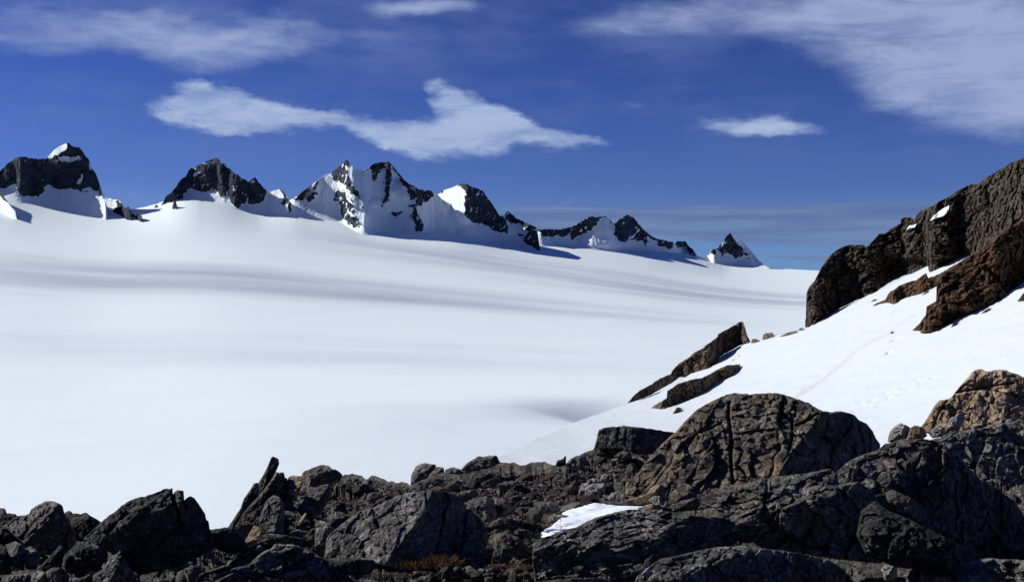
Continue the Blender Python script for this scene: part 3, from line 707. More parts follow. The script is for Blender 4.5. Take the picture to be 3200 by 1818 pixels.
    small = [('single dark stone in the snow left below the rock rib', [(407, 1362), (430, 1330), (458, 1334), (446, 1350), (420, 1365)], M_GREY, 'stone'),
             ('dark square rock block on the snow crest right of the pointed fin', [(861, 990), (864, 965), (880, 955), (915, 952), (921, 970), (905, 978)], M_BROWN, 'rock'),
             ('dark stub of rock at the right foot of the pointed fin', [(804, 1007), (808, 985), (830, 983), (849, 994), (825, 1003)], M_BROWN, 'rock'),
             ('row of little brown stones along the snow crest left of the buttress', [(943, 974), (990, 953), (1038, 943), (1042, 953), (990, 970)], M_BROWN, 'rock'),
             ('small round rock on the snow crest touching the buttress foot', [(1042, 947), (1050, 930), (1068, 929), (1070, 940)], M_BROWN, 'rock'),
             ('small dark rock in the snow at the right picture edge', [(2148, 797), (2184, 750), (2235, 738), (2235, 790)], M_RUSTCLIFF, 'rock'),
             ('dark flat stone in the snow below the rust brown crag', [(1812, 928), (1832, 903), (1856, 898), (1842, 915)], M_RUSTCLIFF, 'stone'),
             ('dark stone on the snow at the end of the rusty trail', [(1508, 960), (1512, 948), (1526, 945), (1524, 956)], M_GREY, 'stone'),
             ('thin dark stones along the snow below the rust brown crag tail', [(1966, 858), (1990, 838), (2020, 826), (2012, 840), (1985, 853)], M_RUSTCLIFF, 'stone'),
             ('dark little rock in the snow beneath the brown ledge', [(1660, 768), (1690, 745), (1708, 740), (1695, 757)], M_RUSTCLIFF, 'stone'),
             ('small rock sliver on the snow left of the brown ledge', [(1408, 800), (1425, 785), (1445, 784), (1430, 796)], M_GREY, 'stone'),
             ('tiny dark stone on the snow above the rock rib right end', [(735, 1076), (742, 1069), (749, 1068), (745, 1075)], M_GREY, 'stone'),
             ('dark sliver of rock in the snow between fin and rib', [(696, 1098), (715, 1088), (722, 1086), (712, 1096)], M_GREY, 'stone'),
             ('tiny dark speck of rock at the left foot of the snow slope', [(231, 1352), (238, 1346), (243, 1347), (240, 1352)], M_GREY, 'stone')]
    for k, (lab, p, m, cat) in enumerate(small):
        crag('stone' if cat == 'stone' else 'snowbound_rock', lab, C('w', p), m, cot=.4, lift=.25, seed=101 + k, size=.6, fac=.2, crag=.1, edge=1.6, rnd=.3, cat=cat, step=1.2, group='stones scattered on the snow slope')

def build_ground():
    sky = C('b', [(-2250, 640), (-2190, 700), (-1900, 760), (-1500, 790), (-1200, 820), (-300, 900), (0, 860), (120, 800), (250, 700), (400, 640), (640, 340), (1100, 250), (1185, 272), (1210, 260), (1250, 262), (1285, 250), (1330, 265), (1380, 275), (1415, 312), (1440, 305), (1475, 268), (1512, 270), (1560, 295), (1632, 322), (1645, 330), (1680, 320), (1720, 347), (1780, 338), (1830, 340), (1865, 365)])
    sky2 = C('c', [(100, 600), (300, 520), (390, 490), (520, 480), (700, 420), (880, 410), (1000, 403), (1062, 437), (1160, 403), (1270, 399), (1350, 432), (1400, 425), (1470, 405), (1500, 370), (1620, 320), (1710, 283), (1900, 280), (2330, 210), (2530, 170)])
    sky3 = C('d', [(1500, 420), (2300, 560), (2450, 540)])
    sky4 = C('e', [(760, 575), (1000, 560), (1300, 500), (1622, 430), (2300, 380)])
    s = np.concatenate([sky, sky2, sky3, sky4]); s = s[np.argsort(s[:, 0])]
    xs = np.concatenate([np.linspace(-2600, -260, 90)[:-1], np.arange(-260, 3460, 2.4), np.linspace(3460, 5600, 90)])
    top = np.interp(xs, s[:, 0], s[:, 1]) + fb1(xs / 16, 77, 5) * 5
    bot = np.full(xs.shape, 1990.0)
    nr = 250; v = np.linspace(0, 1, nr)[:, None] ** 1.15
    PX = np.repeat(xs[None], nr, 0); PY = top + (bot - top) * v
    D = ground_depth(PX, PY)
    P = rays(PX, PY) * D[..., None]
    q = P.reshape(-1, 3).copy()
    qq = q + .12 * np.stack([fbm(q / .5, 3, 1), fbm(q / .5 + 5, 3, 2), fbm(q / .5 + 8, 3, 3)], 1)
    f1, b1, r1 = facets(qq * np.array([1, 1, .6]) / .85, 201, 1.2)
    f2, b2, r2 = facets(qq * np.array([1, .8, .6]) / .28, 202, 1.2)
    f3, b3, r3 = facets(qq / .085, 203, 1.2)
    dome = .16 * np.sqrt(np.clip(1 - r1 * r1 * 1.5, 0, 1)) * (hash_sel(qq * np.array([1, 1, .6]) / .85, 201) > .35) + .075 * np.sqrt(np.clip(1 - r2 * r2 * 1.6, 0, 1)) + .02 * np.sqrt(np.clip(1 - r3 * r3 * 1.6, 0, 1))
    h = dome * .8 + f1 * .14 + f2 * .08 + f3 * .025 + .18 * fbm(q / 2.2, 3, 9) - .22
    V = P.copy(); side = smooth(1980, 2120, PX) * smooth(1440, 1500, PY)
    V[..., 2] += h.reshape(D.shape) * smooth(0, 30, PY - top) * (1 - .7 * side) - (.15 + .6 * side) * smooth(0, 60, PY - top)
    b1_ = V[0].copy(); b1_[:, 1] += 1.5; b1_[:, 2] -= .5
    b2_ = V[0].copy(); b2_[:, 1] += 12; b2_[:, 2] -= 14; b3_ = V[0].copy(); b3_[:, 1] += 120; b3_[:, 2] -= 160
    near = []
    for yy in (7.4, 5.5, 3.0, 0.0, -4.0, -9.0):
        R = V[-1].copy(); k = (8.0 - yy) / 8.0
        R[:, 0] = R[:, 0] * (1 + .9 * k); R[:, 1] = np.minimum(R[:, 1], 99) - (8.0 - yy) * (R[:, 1] / R[:, 1].max() * .3 + .7)
        R[:, 2] = ground_z(R[:, 0], R[:, 1]) - .15 + .12 * fbm(R * 1.3, 4, 88) + .03 * fbm(R * 6, 3, 89); near.append(R)
    A = np.concatenate([np.stack([b3_, b2_, b1_]), V, np.stack(near)], 0)
    ob = mesh_obj('rocky_ground', A.reshape(-1, 3), gridquads(A.shape[0], len(xs)), M_RUBBLE)
    tag(ob, 'dark stony ridge ground covered in rubble under the boulders', 'rocky ground', kind='structure')
    GRIDS['gtop'] = (xs, top)
    gx, gy, gz = V[..., 0], V[..., 1], V[..., 2]
    rx = CX + F * gx / gy; ry = HY - F * gz / gy
    # what the ridge viewer sees: nearest surface per cell
    nx, ny = 930, 170; img = np.full((ny, nx), np.nan); ix = ((rx + 260) / 4).astype(int); iy = ((ry - 1300) / 4).astype(int)
    ok = (ix >= 0) & (ix < nx) & (iy >= 0) & (iy < ny)
    o = np.argsort(-gy[ok]); img[iy[ok][o], ix[ok][o]] = gy[ok][o]
    for r in range(1, ny):
        m = np.isnan(img[r]); img[r][m] = img[r - 1][m]
    GRIDS['ground'] = img

def hash_sel(P, seed):
    I = np.floor(P).astype(np.int64)
    return hash01(I[:, 0], I[:, 1], I[:, 2], seed + 40)

M_RUBBLE = rock_mat('rubble', (.026, .024, .022), (.098, .088, .075), (.16, .105, .065), (.44, .42, .38), .35, .55, 1.6)
# ================================================================ boulders of the ridge
LIT = (-.35, -.75, .55)
def B(name, k, pts, label, mat, pl=None, seed=0, dd=0.0, base=None, at=None, cat='boulder', flat=.3, lim=(-.6, 2.5), **kw):
    poly = C(k, pts)
    if at is None:
        bx = poly[np.argmax(poly[:, 1])]; cxm = (poly[:, 0].min() + poly[:, 0].max()) / 2
        D0 = float(ground_depth(np.array([cxm]), np.array([bx[1] - .08 * np.ptp(poly[:, 1])]))[0])
    else: D0 = at
    D0 += dd
    w = np.ptp(poly[:, 0]) * D0 / F; h = np.ptp(poly[:, 1]) * D0 / F
    if pl is None: dep = auto_planes(poly, D0, seed, flat, mat in (M_PALE, M_TAN))
    else:
        ox, oy, s = CROPS[k]
        dep = planes(D0, [(n, (ox + x / s, oy + y / s), e) for n, (x, y), e in pl], lim=lim, w=max(.4, min(w, h) * 1.2))
    kw.setdefault('fsize', float(np.clip(.42 * min(w, h), .12, 1.0)))
    kw.setdefault('group', 'boulders along the rocky ridge')
    if 'cracks' in kw:
        kw['cracks'] = [(C(k, l), a, b) for l, a, b in kw['cracks']]
    kw.setdefault('edge', float(np.clip(.02 * np.ptp(poly[:, 0]), 1.0, 3.0)))
    return relief(name, label, poly, mat, dep, cat=cat, seed=seed, **kw)

def build_boulders():
    # ---- left end
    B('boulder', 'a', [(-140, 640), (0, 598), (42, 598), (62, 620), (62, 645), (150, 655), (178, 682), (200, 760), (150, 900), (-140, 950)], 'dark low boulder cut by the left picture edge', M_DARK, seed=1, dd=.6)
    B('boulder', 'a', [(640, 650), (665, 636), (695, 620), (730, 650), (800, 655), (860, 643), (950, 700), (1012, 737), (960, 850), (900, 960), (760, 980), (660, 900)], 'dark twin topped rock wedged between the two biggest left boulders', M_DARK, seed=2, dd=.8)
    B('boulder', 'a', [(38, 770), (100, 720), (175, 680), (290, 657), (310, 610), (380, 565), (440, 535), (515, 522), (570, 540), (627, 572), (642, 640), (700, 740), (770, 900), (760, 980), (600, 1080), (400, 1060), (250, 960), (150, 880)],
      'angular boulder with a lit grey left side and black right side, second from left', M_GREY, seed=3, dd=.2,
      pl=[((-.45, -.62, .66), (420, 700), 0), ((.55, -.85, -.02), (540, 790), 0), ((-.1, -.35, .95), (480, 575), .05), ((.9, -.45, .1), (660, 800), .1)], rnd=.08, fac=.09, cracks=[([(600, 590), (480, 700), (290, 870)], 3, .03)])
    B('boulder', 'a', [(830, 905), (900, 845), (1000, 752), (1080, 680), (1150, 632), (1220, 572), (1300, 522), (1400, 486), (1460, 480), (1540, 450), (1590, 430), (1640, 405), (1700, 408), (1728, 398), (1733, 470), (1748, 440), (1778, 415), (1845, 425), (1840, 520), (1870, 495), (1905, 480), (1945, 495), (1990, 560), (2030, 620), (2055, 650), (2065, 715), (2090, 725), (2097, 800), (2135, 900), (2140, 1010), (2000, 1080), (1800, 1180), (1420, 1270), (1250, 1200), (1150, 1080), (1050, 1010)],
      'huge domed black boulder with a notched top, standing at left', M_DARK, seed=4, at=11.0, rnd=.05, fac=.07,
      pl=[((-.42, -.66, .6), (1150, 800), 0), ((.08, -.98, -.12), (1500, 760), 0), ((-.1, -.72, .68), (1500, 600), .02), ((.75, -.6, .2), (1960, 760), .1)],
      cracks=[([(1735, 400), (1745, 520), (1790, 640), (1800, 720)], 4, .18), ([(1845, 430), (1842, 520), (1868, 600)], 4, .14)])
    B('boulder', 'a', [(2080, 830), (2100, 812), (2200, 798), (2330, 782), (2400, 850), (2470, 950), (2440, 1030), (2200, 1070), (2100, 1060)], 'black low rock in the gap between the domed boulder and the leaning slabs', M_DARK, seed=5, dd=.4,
      pl=[((.2, -.96, -.1), (2250, 900), 0), ((-.1, -.5, .8), (2230, 810), 0)])
    # rubble pile in the lower left corner
    for k, (p, lab, m) in enumerate([
        ([(-150, 760), (0, 768), (95, 775), (190, 880), (215, 955), (100, 990), (-150, 1010)], 'rounded black rock under the left edge boulder', M_DARK),
        ([(55, 965), (150, 930), (215, 958), (252, 1000), (245, 1230), (100, 1180), (50, 1080)], 'upright dark grey rock in the lower left pile', M_FLECK),
        ([(240, 1005), (310, 978), (390, 1040), (405, 1130), (365, 1210), (270, 1215), (235, 1120)], 'dark rock with a pale rounded top in the lower left pile', M_FLECK),
        ([(330, 1240), (480, 1100), (600, 965), (645, 1000), (625, 1160), (600, 1250), (480, 1290)], 'black slab with a lit slanting edge in the lower left pile', M_DARK),
        ([(600, 1180), (640, 1080), (760, 960), (860, 950), (1000, 1000), (1060, 1100), (1000, 1220), (820, 1250), (700, 1260)], 'black block below the gap between the two biggest left boulders', M_DARK),
        ([(-150, 1010), (0, 960), (60, 985), (110, 1100), (110, 1260), (-150, 1280)], 'dark rock in the lower left corner by the picture edge', M_DARK),
        ([(280, 1320), (330, 1232), (410, 1218), (472, 1262), (475, 1345), (440, 1420), (290, 1420)], 'whitish lichen covered stone at the bottom of the lower left pile', M_PALE),
        ([(10, 1310), (60, 1268), (170, 1268), (290, 1245), (300, 1345), (250, 1420), (0, 1420)], 'pale flecked flat stone at the bottom left corner', M_FLECK),
        ([(455, 1235), (520, 1195), (605, 1190), (620, 1240), (640, 1420), (470, 1420)], 'dark grey stone right of the whitish lichen stone', M_GREY),
        ([(600, 1270), (640, 1262), (700, 1290), (800, 1300), (905, 1250), (930, 1330), (930, 1420), (610, 1420)], 'row of small dark stones left of the pointed rock', M_GREY)]):
        B('rock', 'a', p, lab, m, seed=20 + k, cat='rock', group='rocks piled in the lower left corner')
    B('boulder', 'a', [(905, 1300), (930, 1270), (1040, 1195), (1090, 1105), (1205, 1022), (1228, 1080), (1300, 1180), (1370, 1300), (1380, 1430), (880, 1430)], 'pointed flecked rock standing at the bottom left', M_FLECK, seed=35,
      pl=[((-.5, -.7, .5), (1080, 1230), 0), ((.7, -.7, 0), (1220, 1200), 0)])
    # ---- bedrock slab, bottom
    B('bedrock_slab', 'b', [(-330, 1440), (-250, 1260), (60, 1150), (180, 1010), (330, 950), (700, 960), (900, 1050), (1050, 1130), (1200, 1260), (1350, 1330), (1400, 1440)], 'flat sloping bedrock slab with flecks at the bottom, left of centre', M_FLECK, seed=40, cat='rock slab', rnd=.05, fac=.10,
      pl=[((-.12, -.42, .9), (500, 1150), 0), ((.2, -.8, .5), (1000, 1200), .3)], lim=(-1.2, 3.0), strat=((-.3, .2, .9), 2.5), fsize=.7)
    B('bedrock_slab', 'b', [(-60, 1330), (40, 1120), (150, 1110), (300, 1140), (335, 1220), (250, 1300), (60, 1340)], 'broken flake lying on the bottom bedrock slab', M_GREY, seed=41, cat='rock slab', dd=-.3)
    B('bedrock_slab', 'b', [(905, 1130), (1050, 1095), (1500, 1115), (1540, 1175), (1460, 1262), (1200, 1275), (1000, 1210)], 'dark undercut rock shelf below the big flecked boulder', M_DARK, seed=42, cat='rock slab', dd=-.1)
    # ---- leaning slabs
    B('boulder', 'b', [(560, 240), (600, 240), (608, 290), (638, 305), (642, 400), (630, 520), (600, 640), (480, 560), (470, 420)], 'dark block tucked behind the tilted brown slabs', M_DARK, seed=49, at=15.9)
    B('leaning_slab', 'b', [(200, 590), (250, 480), (345, 345), (400, 255), (440, 170), (468, 100), (482, 84), (500, 82), (545, 105), (553, 155), (532, 205), (505, 270), (450, 350), (400, 430), (330, 520), (260, 600)], 'dark leaning rock pillar sticking up highest above the left ridge', M_DARK, seed=50, at=15.7, cat='rock slab', rnd=.10, fac=.07, fsize=.35,
      pl=[((-.75, -.6, .25), (440, 300), 0), ((.8, -.6, -.15), (490, 260), 0), ((.1, -.98, .1), (470, 250), .05)], edge=1.6)
    B('leaning_slab', 'b', [(36, 795), (100, 700), (165, 600), (200, 500), (260, 420), (300, 350), (345, 343), (352, 470), (310, 600), (240, 720), (160, 810), (85, 815)], 'rust orange tilted slab on the outer left side of the pillar', M_BROWN, seed=51, at=15.4, cat='rock slab', rnd=.1, fac=.07, fsize=.35, strat=((.8, 0, -.6), 3),
      pl=[((-.6, -.7, .4), (200, 560), 0), ((.3, -.9, .1), (240, 560), .05)])
    B('leaning_slab', 'b', [(110, 785), (200, 640), (270, 560), (350, 480), (420, 385), (480, 300), (520, 238), (597, 245), (607, 290), (600, 420), (540, 480), (480, 560), (430, 640), (410, 760), (380, 830), (250, 820), (160, 815)], 'brown tilted slab between the orange slab and the grey block', M_BROWN, seed=52, at=15.2, cat='rock slab', rnd=.1, fac=.08, fsize=.4, strat=((.8, 0, -.6), 2.5),
      pl=[((-.45, -.8, .4), (330, 600), 0), ((.7, -.7, .0), (440, 450), .02)])
    B('boulder', 'b', [(610, 470), (640, 360), (632, 300), (660, 280), (700, 273), (780, 278), (795, 335), (762, 430), (700, 530), (640, 520)], 'brown block with a pale orange edge right of the leaning slabs', M_TAN, seed=53, at=15.9)
    B('boulder', 'b', [(345, 760), (370, 660), (410, 550), (440, 510), (500, 468), (560, 490), (605, 560), (612, 800), (590, 860), (380, 850)], 'upright grey block with a lit face at the foot of the leaning slabs', M_FLECK, seed=54, at=14.4, rnd=.1,
      pl=[((-.35, -.85, .4), (460, 680), 0), ((.85, -.5, .05), (570, 680), 0)])
    B('boulder', 'b', [(170, 980), (230, 900), (250, 850), (300, 770), (350, 790), (390, 860), (330, 960), (250, 1010)], 'pale orange stone at the base of the tilted slabs', M_TAN, seed=55, at=13.9)
    B('boulder', 'b', [(778, 280), (782, 245), (800, 230), (870, 205), (930, 178), (968, 168), (1030, 170), (1050, 180), (1085, 207), (1130, 218), (1165, 240), (1188, 272), (1160, 330), (1050, 380), (950, 410), (860, 380), (790, 340)], 'brown grey boulder topping the ridge right of the leaning pillar', M_BROWN, seed=56, at=17.0, rnd=.12)
    B('boulder', 'b', [(720, 610), (830, 480), (900, 400), (960, 372), (1060, 360), (1075, 480), (1030, 560), (970, 640), (890, 720), (790, 700)], 'wedge shaped grey rock with a dark overhang under the ridge top boulder', M_GREY, seed=57, at=15.4,
      pl=[((-.5, -.7, .5), (880, 520), 0), ((.6, -.75, -.25), (1000, 540), 0)])
    B('boulder', 'b', [(735, 775), (770, 700), (815, 640), (830, 660), (800, 740), (760, 790)], 'thin upright tan splinter of rock near the slabs', M_TAN, seed=58, at=14.6, cat='rock')
    B('bedrock_slab', 'b', [(325, 875), (430, 853), (620, 868), (800, 905), (870, 950), (770, 1030), (500, 1020), (330, 960)], 'layered flat dark slab in front of the grey upright block', M_GREY, seed=59, at=13.3, cat='rock slab', strat=((0, 0, 1), 4), rnd=.1,
      pl=[((-.1, -.5, .85), (560, 890), 0), ((.15, -.97, -.1), (560, 940), 0)])
    B('boulder', 'b', [(905, 1010), (908, 725), (960, 718), (1050, 745), (1120, 810), (1130, 900), (1080, 1080), (920, 1090)], 'grey rock face pressed against the left of the big flecked boulder', M_FLECK, seed=60, at=12.8, rnd=.06)
    # ---- the big boulder of the foreground
    B('boulder', 'b', [(1000, 1100), (1030, 900), (1060, 862), (1160, 772), (1280, 682), (1350, 627), (1500, 590), (1620, 530), (1750, 470), (1900, 432), (2050, 418), (2200, 430), (2330, 468), (2400, 540), (2440, 620), (2560, 690), (2602, 750), (2640, 830), (2645, 930), (2600, 1050), (2540, 1160), (2230, 1150), (1900, 1190), (1700, 1200), (1500, 1160)],
      'biggest grey boulder of the foreground, lit pitted left face and dark right side', M_FLECK, seed=61, at=12.3, rnd=.06, fac=.045, crag=.045, fsize=.62,
      pl=[((-.34, -.72, .62), (1650, 800), 0), ((.66, -.75, .06), (1990, 850), .0), ((0, -.4, .92), (1950, 470), .05)], cracks=[([(1495, 620), (1530, 720), (1560, 790)], 4, .05), ([(2200, 620), (2180, 760), (2100, 1100)], 5, .06), ([(2420, 600), (2400, 800), (2350, 1100)], 5, .07)])
    # ---- skyline right of centre
    CS = [([(92, 597), (95, 560), (100, 510), (140, 440), (175, 420), (220, 410), (320, 425), (318, 480), (262, 540), (215, 610), (120, 615)], 'skyline boulder with a whitish left face, left of a rounded neighbour', M_FLECK),
          ([(235, 560), (260, 510), (320, 442), (385, 450), (392, 520), (360, 590), (270, 610)], 'rounded dark skyline rock beside the whitish faced boulder', M_GREY),
          ([(375, 580), (395, 470), (460, 445), (532, 465), (545, 520), (490, 590), (400, 600)], 'grey lump in the third place of the skyline rock row', M_FLECK),
          ([(530, 470), (560, 440), (600, 402), (690, 350), (740, 354), (780, 345), (850, 348), (870, 385), (884, 412), (800, 452), (700, 475), (600, 490)], 'pair of rounded grey rocks standing highest in the skyline rock row', M_GREY),
          ([(1366, 432), (1380, 388), (1430, 373), (1448, 350), (1461, 344), (1460, 430), (1400, 445)], 'small black spike of rock on the skyline', M_DARK),
          ([(1470, 410), (1500, 368), (1530, 368), (1535, 410), (1500, 425)], 'small grey rock just right of the skyline spike', M_FLECK)]
    for k, (p, lab, m) in enumerate(CS): B('skyline_rock', 'c', p, lab, m, seed=70 + k, at=21.0 - .2 * k, cat='rock', group='rocks along the ridge skyline')
    B('boulder', 'c', [(1700, 290), (1722, 220), (1735, 160), (1750, 120), (1790, 102), (1880, 93), (1970, 82), (2100, 96), (2250, 118), (2420, 147), (2440, 250), (2300, 330), (2100, 340), (2000, 310), (1940, 290), (1850, 290)], 'smooth grey flat topped block on the skyline left of the great dome', M_GREY, seed=78, at=22.0, rnd=.05, fac=.05,
      pl=[((-.2, -.9, .35), (1900, 200), 0), ((.15, -.4, .9), (2050, 110), 0), ((.5, -.85, .1), (2150, 220), .05)], cracks=[([(1925, 100), (1920, 160), (1915, 210)], 3, .06), ([(1990, 120), (1985, 190), (1975, 260)], 3, .05)])
    # ---- rocks in the hollow
    CH = [([(1700, 280), (1800, 250), (1920, 245), (1980, 290), (1960, 350), (1850, 380), (1720, 340)], 'craggy dark rock under the flat topped skyline block', M_DARK),
          ([(1880, 350), (1960, 300), (2030, 320), (2040, 370), (1960, 390)], 'small smooth grey rock under the flat topped skyline block', M_GREY),
          ([(575, 620), (580, 540), (640, 480), (760, 480), (830, 520), (800, 590), (660, 640)], 'dark hollowed rock below the rounded skyline pair', M_DARK),
          ([(395, 630), (430, 580), (500, 556), (550, 575), (520, 640), (440, 660)], 'brown angular rock below the skyline rock row', M_BROWN),
          ([(665, 610), (760, 560), (880, 535), (900, 570), (840, 620), (720, 640)], 'tan topped flat rock in the hollow below the skyline pair', M_BROWN),
          ([(845, 615), (860, 590), (930, 578), (980, 600), (970, 640), (880, 650)], 'brown block right of the tan topped flat rock', M_BROWN),
          ([(494, 685), (560, 658), (660, 635), (692, 690), (640, 730), (560, 748), (515, 725)], 'square dark brown slab leaning above the big flecked boulder', M_BROWN),
          ([(580, 760), (640, 720), (760, 700), (830, 740), (850, 860), (830, 930), (740, 930), (640, 840)], 'grey upright rock behind the right end of the big flecked boulder', M_GREY),
          ([(820, 720), (900, 715), (985, 770), (1020, 810), (1000, 860), (900, 890), (840, 880)], 'dark rock with a rusty cap in the hollow', M_BROWN),
          ([(1168, 800), (1180, 762), (1260, 750), (1340, 760), (1402, 800), (1395, 845), (1300, 862), (1200, 838)], 'dark rounded boulder in the hollow left of the snow patch', M_GREY),
          ([(1438, 655), (1470, 620), (1547, 556), (1570, 620), (1555, 695), (1465, 690)], 'brown striped pointed stone left of the pale boulders', M_BROWN),
          ([(1620, 640), (1650, 605), (1700, 590), (1790, 588), (1835, 640), (1760, 690), (1660, 712), (1625, 690)], 'grey striped egg shaped boulder in the hollow', M_PALE),
          ([(1735, 590), (1780, 515), (1822, 498), (1834, 540), (1790, 585)], 'whitish tilted stone leaning above the striped egg shaped boulder', M_PALE),
          ([(1640, 575), (1665, 552), (1705, 542), (1738, 552), (1718, 585), (1660, 592)], 'small whitish flat stone above the striped egg shaped boulder', M_PALE),
          ([(1566, 660), (1600, 590), (1665, 578), (1645, 640), (1600, 700), (1575, 695)], 'pale stone with white edge between two striped boulders', M_PALE),
          ([(1790, 600), (1850, 590), (1895, 650), (1870, 700), (1800, 690)], 'dark stone touching the right side of the striped egg shaped boulder', M_DARK),
          ([(1825, 720), (1860, 670), (1900, 668), (1900, 720), (1850, 750)], 'smooth pale grey stone above the snow patch', M_PALE),
          ([(778, 1100), (830, 1040), (870, 1022), (920, 1018), (1040, 1060), (1110, 1130), (1165, 1180), (1150, 1240), (1060, 1255), (960, 1225), (850, 1200)], 'rounded brown boulder right of the big flecked boulder', M_BROWN),
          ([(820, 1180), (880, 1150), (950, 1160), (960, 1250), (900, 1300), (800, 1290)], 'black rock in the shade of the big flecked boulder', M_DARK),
          ([(780, 960), (810, 920), (880, 900), (920, 905), (880, 960), (800, 980)], 'dark stone in the hollow with an orange tip', M_BROWN),
          ([(1000, 1010), (1040, 985), (1130, 1000), (1180, 1030), (1100, 1050), (1010, 1040)], 'flat dark stone in the hollow left of the snow patch tip', M_GREY),
          ([(1300, 895), (1330, 870), (1400, 860), (1490, 870), (1420, 905), (1330, 930), (1305, 925)], 'tan flat stone on the upper left edge of the snow patch', M_PALE),
          ([(1500, 862), (1510, 848), (1560, 845), (1545, 858), (1580, 866), (1520, 876)], 'small dark stone lying on the snow patch', M_GREY)]
    for k, (p, lab, m) in enumerate(CH): B('rock', 'c', p, lab, m, seed=90 + k, cat='rock', group='rocks in the hollow around the snow patch', dd=-.15, step=2.0)
    # ---- snow patch in the hollow
    p = C('c', [(1236, 1062), (1240, 1025), (1280, 990), (1330, 965), (1400, 905), (1490, 874), (1415, 852), (1480, 825), (1600, 790), (1700, 762), (1780, 768), (1900, 785), (2050, 785), (2200, 775), (2300, 790), (2300, 830), (1920, 900), (1830, 930), (1740, 960), (1650, 1000), (1600, 1020), (1510, 1020), (1440, 1040), (1330, 1060)])
    relief('snow_patch', 'white snow patch lying in the hollow behind the front slab', p, M_SNOW_PATCH, lambda X, Y: ground_depth(X, Y) - .40, cat='snow patch', step=2.0, rnd=.10, fac=.01, crag=.008, fsize=1.0, edge=2.2, thick=.2, seed=140)
    B('rock', 'c', [(2010, 866), (2050, 835), (2100, 800), (2200, 768), (2280, 778), (2310, 800), (2290, 830), (2150, 850), (2060, 868)], 'pale tan rock rim along the right end of the snow patch', M_TAN, seed=141, cat='rock', dd=-.45, rnd=.2, fac=.06)
    B('rock', 'd', [(590, 920), (690, 890), (800, 860), (850, 800), (920, 790), (940, 860), (930, 930), (850, 930), (700, 940)], 'rusty orange streaked rock above the right end of the snow patch', M_TAN, seed=142, cat='rock', dd=-.3)
    B('rock', 'd', [(820, 900), (860, 868), (900, 870), (925, 920), (870, 932)], 'small tan stone at the right tip of the snow patch', M_PALE, seed=143, cat='rock', dd=-.5)
    # ---- dome and its neighbours
    B('rock_dome', 'd', [(620, 900), (720, 760), (800, 640), (900, 530), (960, 470), (1010, 430), (1060, 370), (1140, 290), (1200, 250), (1270, 215), (1350, 180), (1410, 168), (1500, 178), (1600, 172), (1690, 168), (1780, 190), (1850, 215), (1920, 240), (1980, 282), (2060, 300), (2130, 290), (2222, 318), (2250, 350), (2310, 378), (2350, 430), (2372, 480), (2402, 520), (2400, 600), (2300, 680), (2150, 750), (2000, 780), (1700, 800), (1500, 850), (1350, 900), (1200, 960), (1000, 980), (800, 960)],
      'great brown rock dome with a vertical crack, largest rock of the ridge', M_BROWN, seed=150, at=17.0, rnd=.05, fac=.085, crag=.06, fsize=.95,
      pl=[((-.45, -.70, .56), (1420, 560), 0), ((-.30, -.76, .58), (1560, 480), -.05), ((.55, -.82, .12), (2000, 520), .1), ((-.1, -.5, .86), (1550, 230), .0), ((.85, -.5, .1), (2230, 500), .5), ((-.25, -.62, .74), (1000, 760), -.1)], lim=(-1.5, 3.5),
      cracks=[([(1372, 235), (1365, 320), (1385, 450), (1380, 580), (1395, 780)], 4.0, .22), ([(1725, 240), (1735, 310), (1800, 370), (1805, 450), (1780, 560)], 3.5, .14), ([(1980, 300), (1880, 370), (1820, 390)], 3, .12)])
    B('boulder', 'd', [(1150, 860), (1300, 850), (1450, 800), (1550, 765), (1720, 735), (1900, 715), (2000, 692), (2060, 680), (2110, 720), (2110, 780), (2250, 775), (2350, 835), (2400, 920), (2450, 1080), (2480, 1250), (2400, 1330), (2100, 1300), (1900, 1270), (1600, 1230), (1440, 1130), (1300, 1010), (1200, 960)],
      'broad dark rock shelf below the great dome with a shaded front', M_GREY, seed=151, at=12.9, rnd=.04, fac=.10, fsize=.8,
      pl=[((-.18, -.45, .88), (1700, 840), 0), ((.1, -.99, .05), (1800, 960), -.3), ((.4, -.9, .1), (2200, 1000), -.2)], lim=(-1.2, 2.5))
    B('rock', 'd', [(940, 950), (1040, 905), (1150, 880), (1195, 890), (1160, 945), (1060, 975)], 'dark tipped flat stone between the snow patch and the rock shelf', M_GREY, seed=152, cat='rock', dd=-.6)
    B('rock', 'd', [(960, 850), (1010, 820), (1080, 830), (1160, 865), (1150, 890), (1050, 905), (960, 930)], 'smooth brown stone under the dome left of the rock shelf', M_BROWN, seed=153, cat='rock', dd=-.5)
    # right side masses
    B('boulder', 'e', [(1010, 600), (1060, 560), (1120, 520), (1200, 500), (1300, 488), (1500, 448), (1622, 428), (1900, 400), (1900, 1000), (1622, 1010), (1550, 960), (1400, 860), (1330, 820), (1230, 720), (1150, 660)], 'grey cracked rock bank below the tan boulder at the right edge', M_FLECK, seed=160, at=18.0, rnd=.03, fac=.09, fsize=.7,
      pl=[((-.4, -.58, .72), (1400, 600), 0), ((-.2, -.85, .45), (1500, 850), -.1)], lim=(-1.5, 3))
    B('boulder', 'e', [(425, 770), (500, 700), (560, 662), (600, 648), (690, 620), (740, 580), (850, 553), (1000, 548), (1080, 568), (1160, 618), (1230, 680), (1330, 800), (1450, 860), (1560, 940), (1640, 1060), (1680, 1330), (1500, 1400), (1200, 1330), (1000, 1180), (850, 1060), (700, 960), (560, 880), (450, 850)],
      'round shouldered dark rock bulge with a black right flank, right of the dome', M_GREY, seed=161, at=13.6, rnd=.06, fac=.085, fsize=.75,
      pl=[((-.3, -.62, .68), (820, 760), 0), ((.62, -.75, .12), (1090, 760), 0), ((.1, -.92, .3), (1000, 950), -.1)], lim=(-1.5, 3))
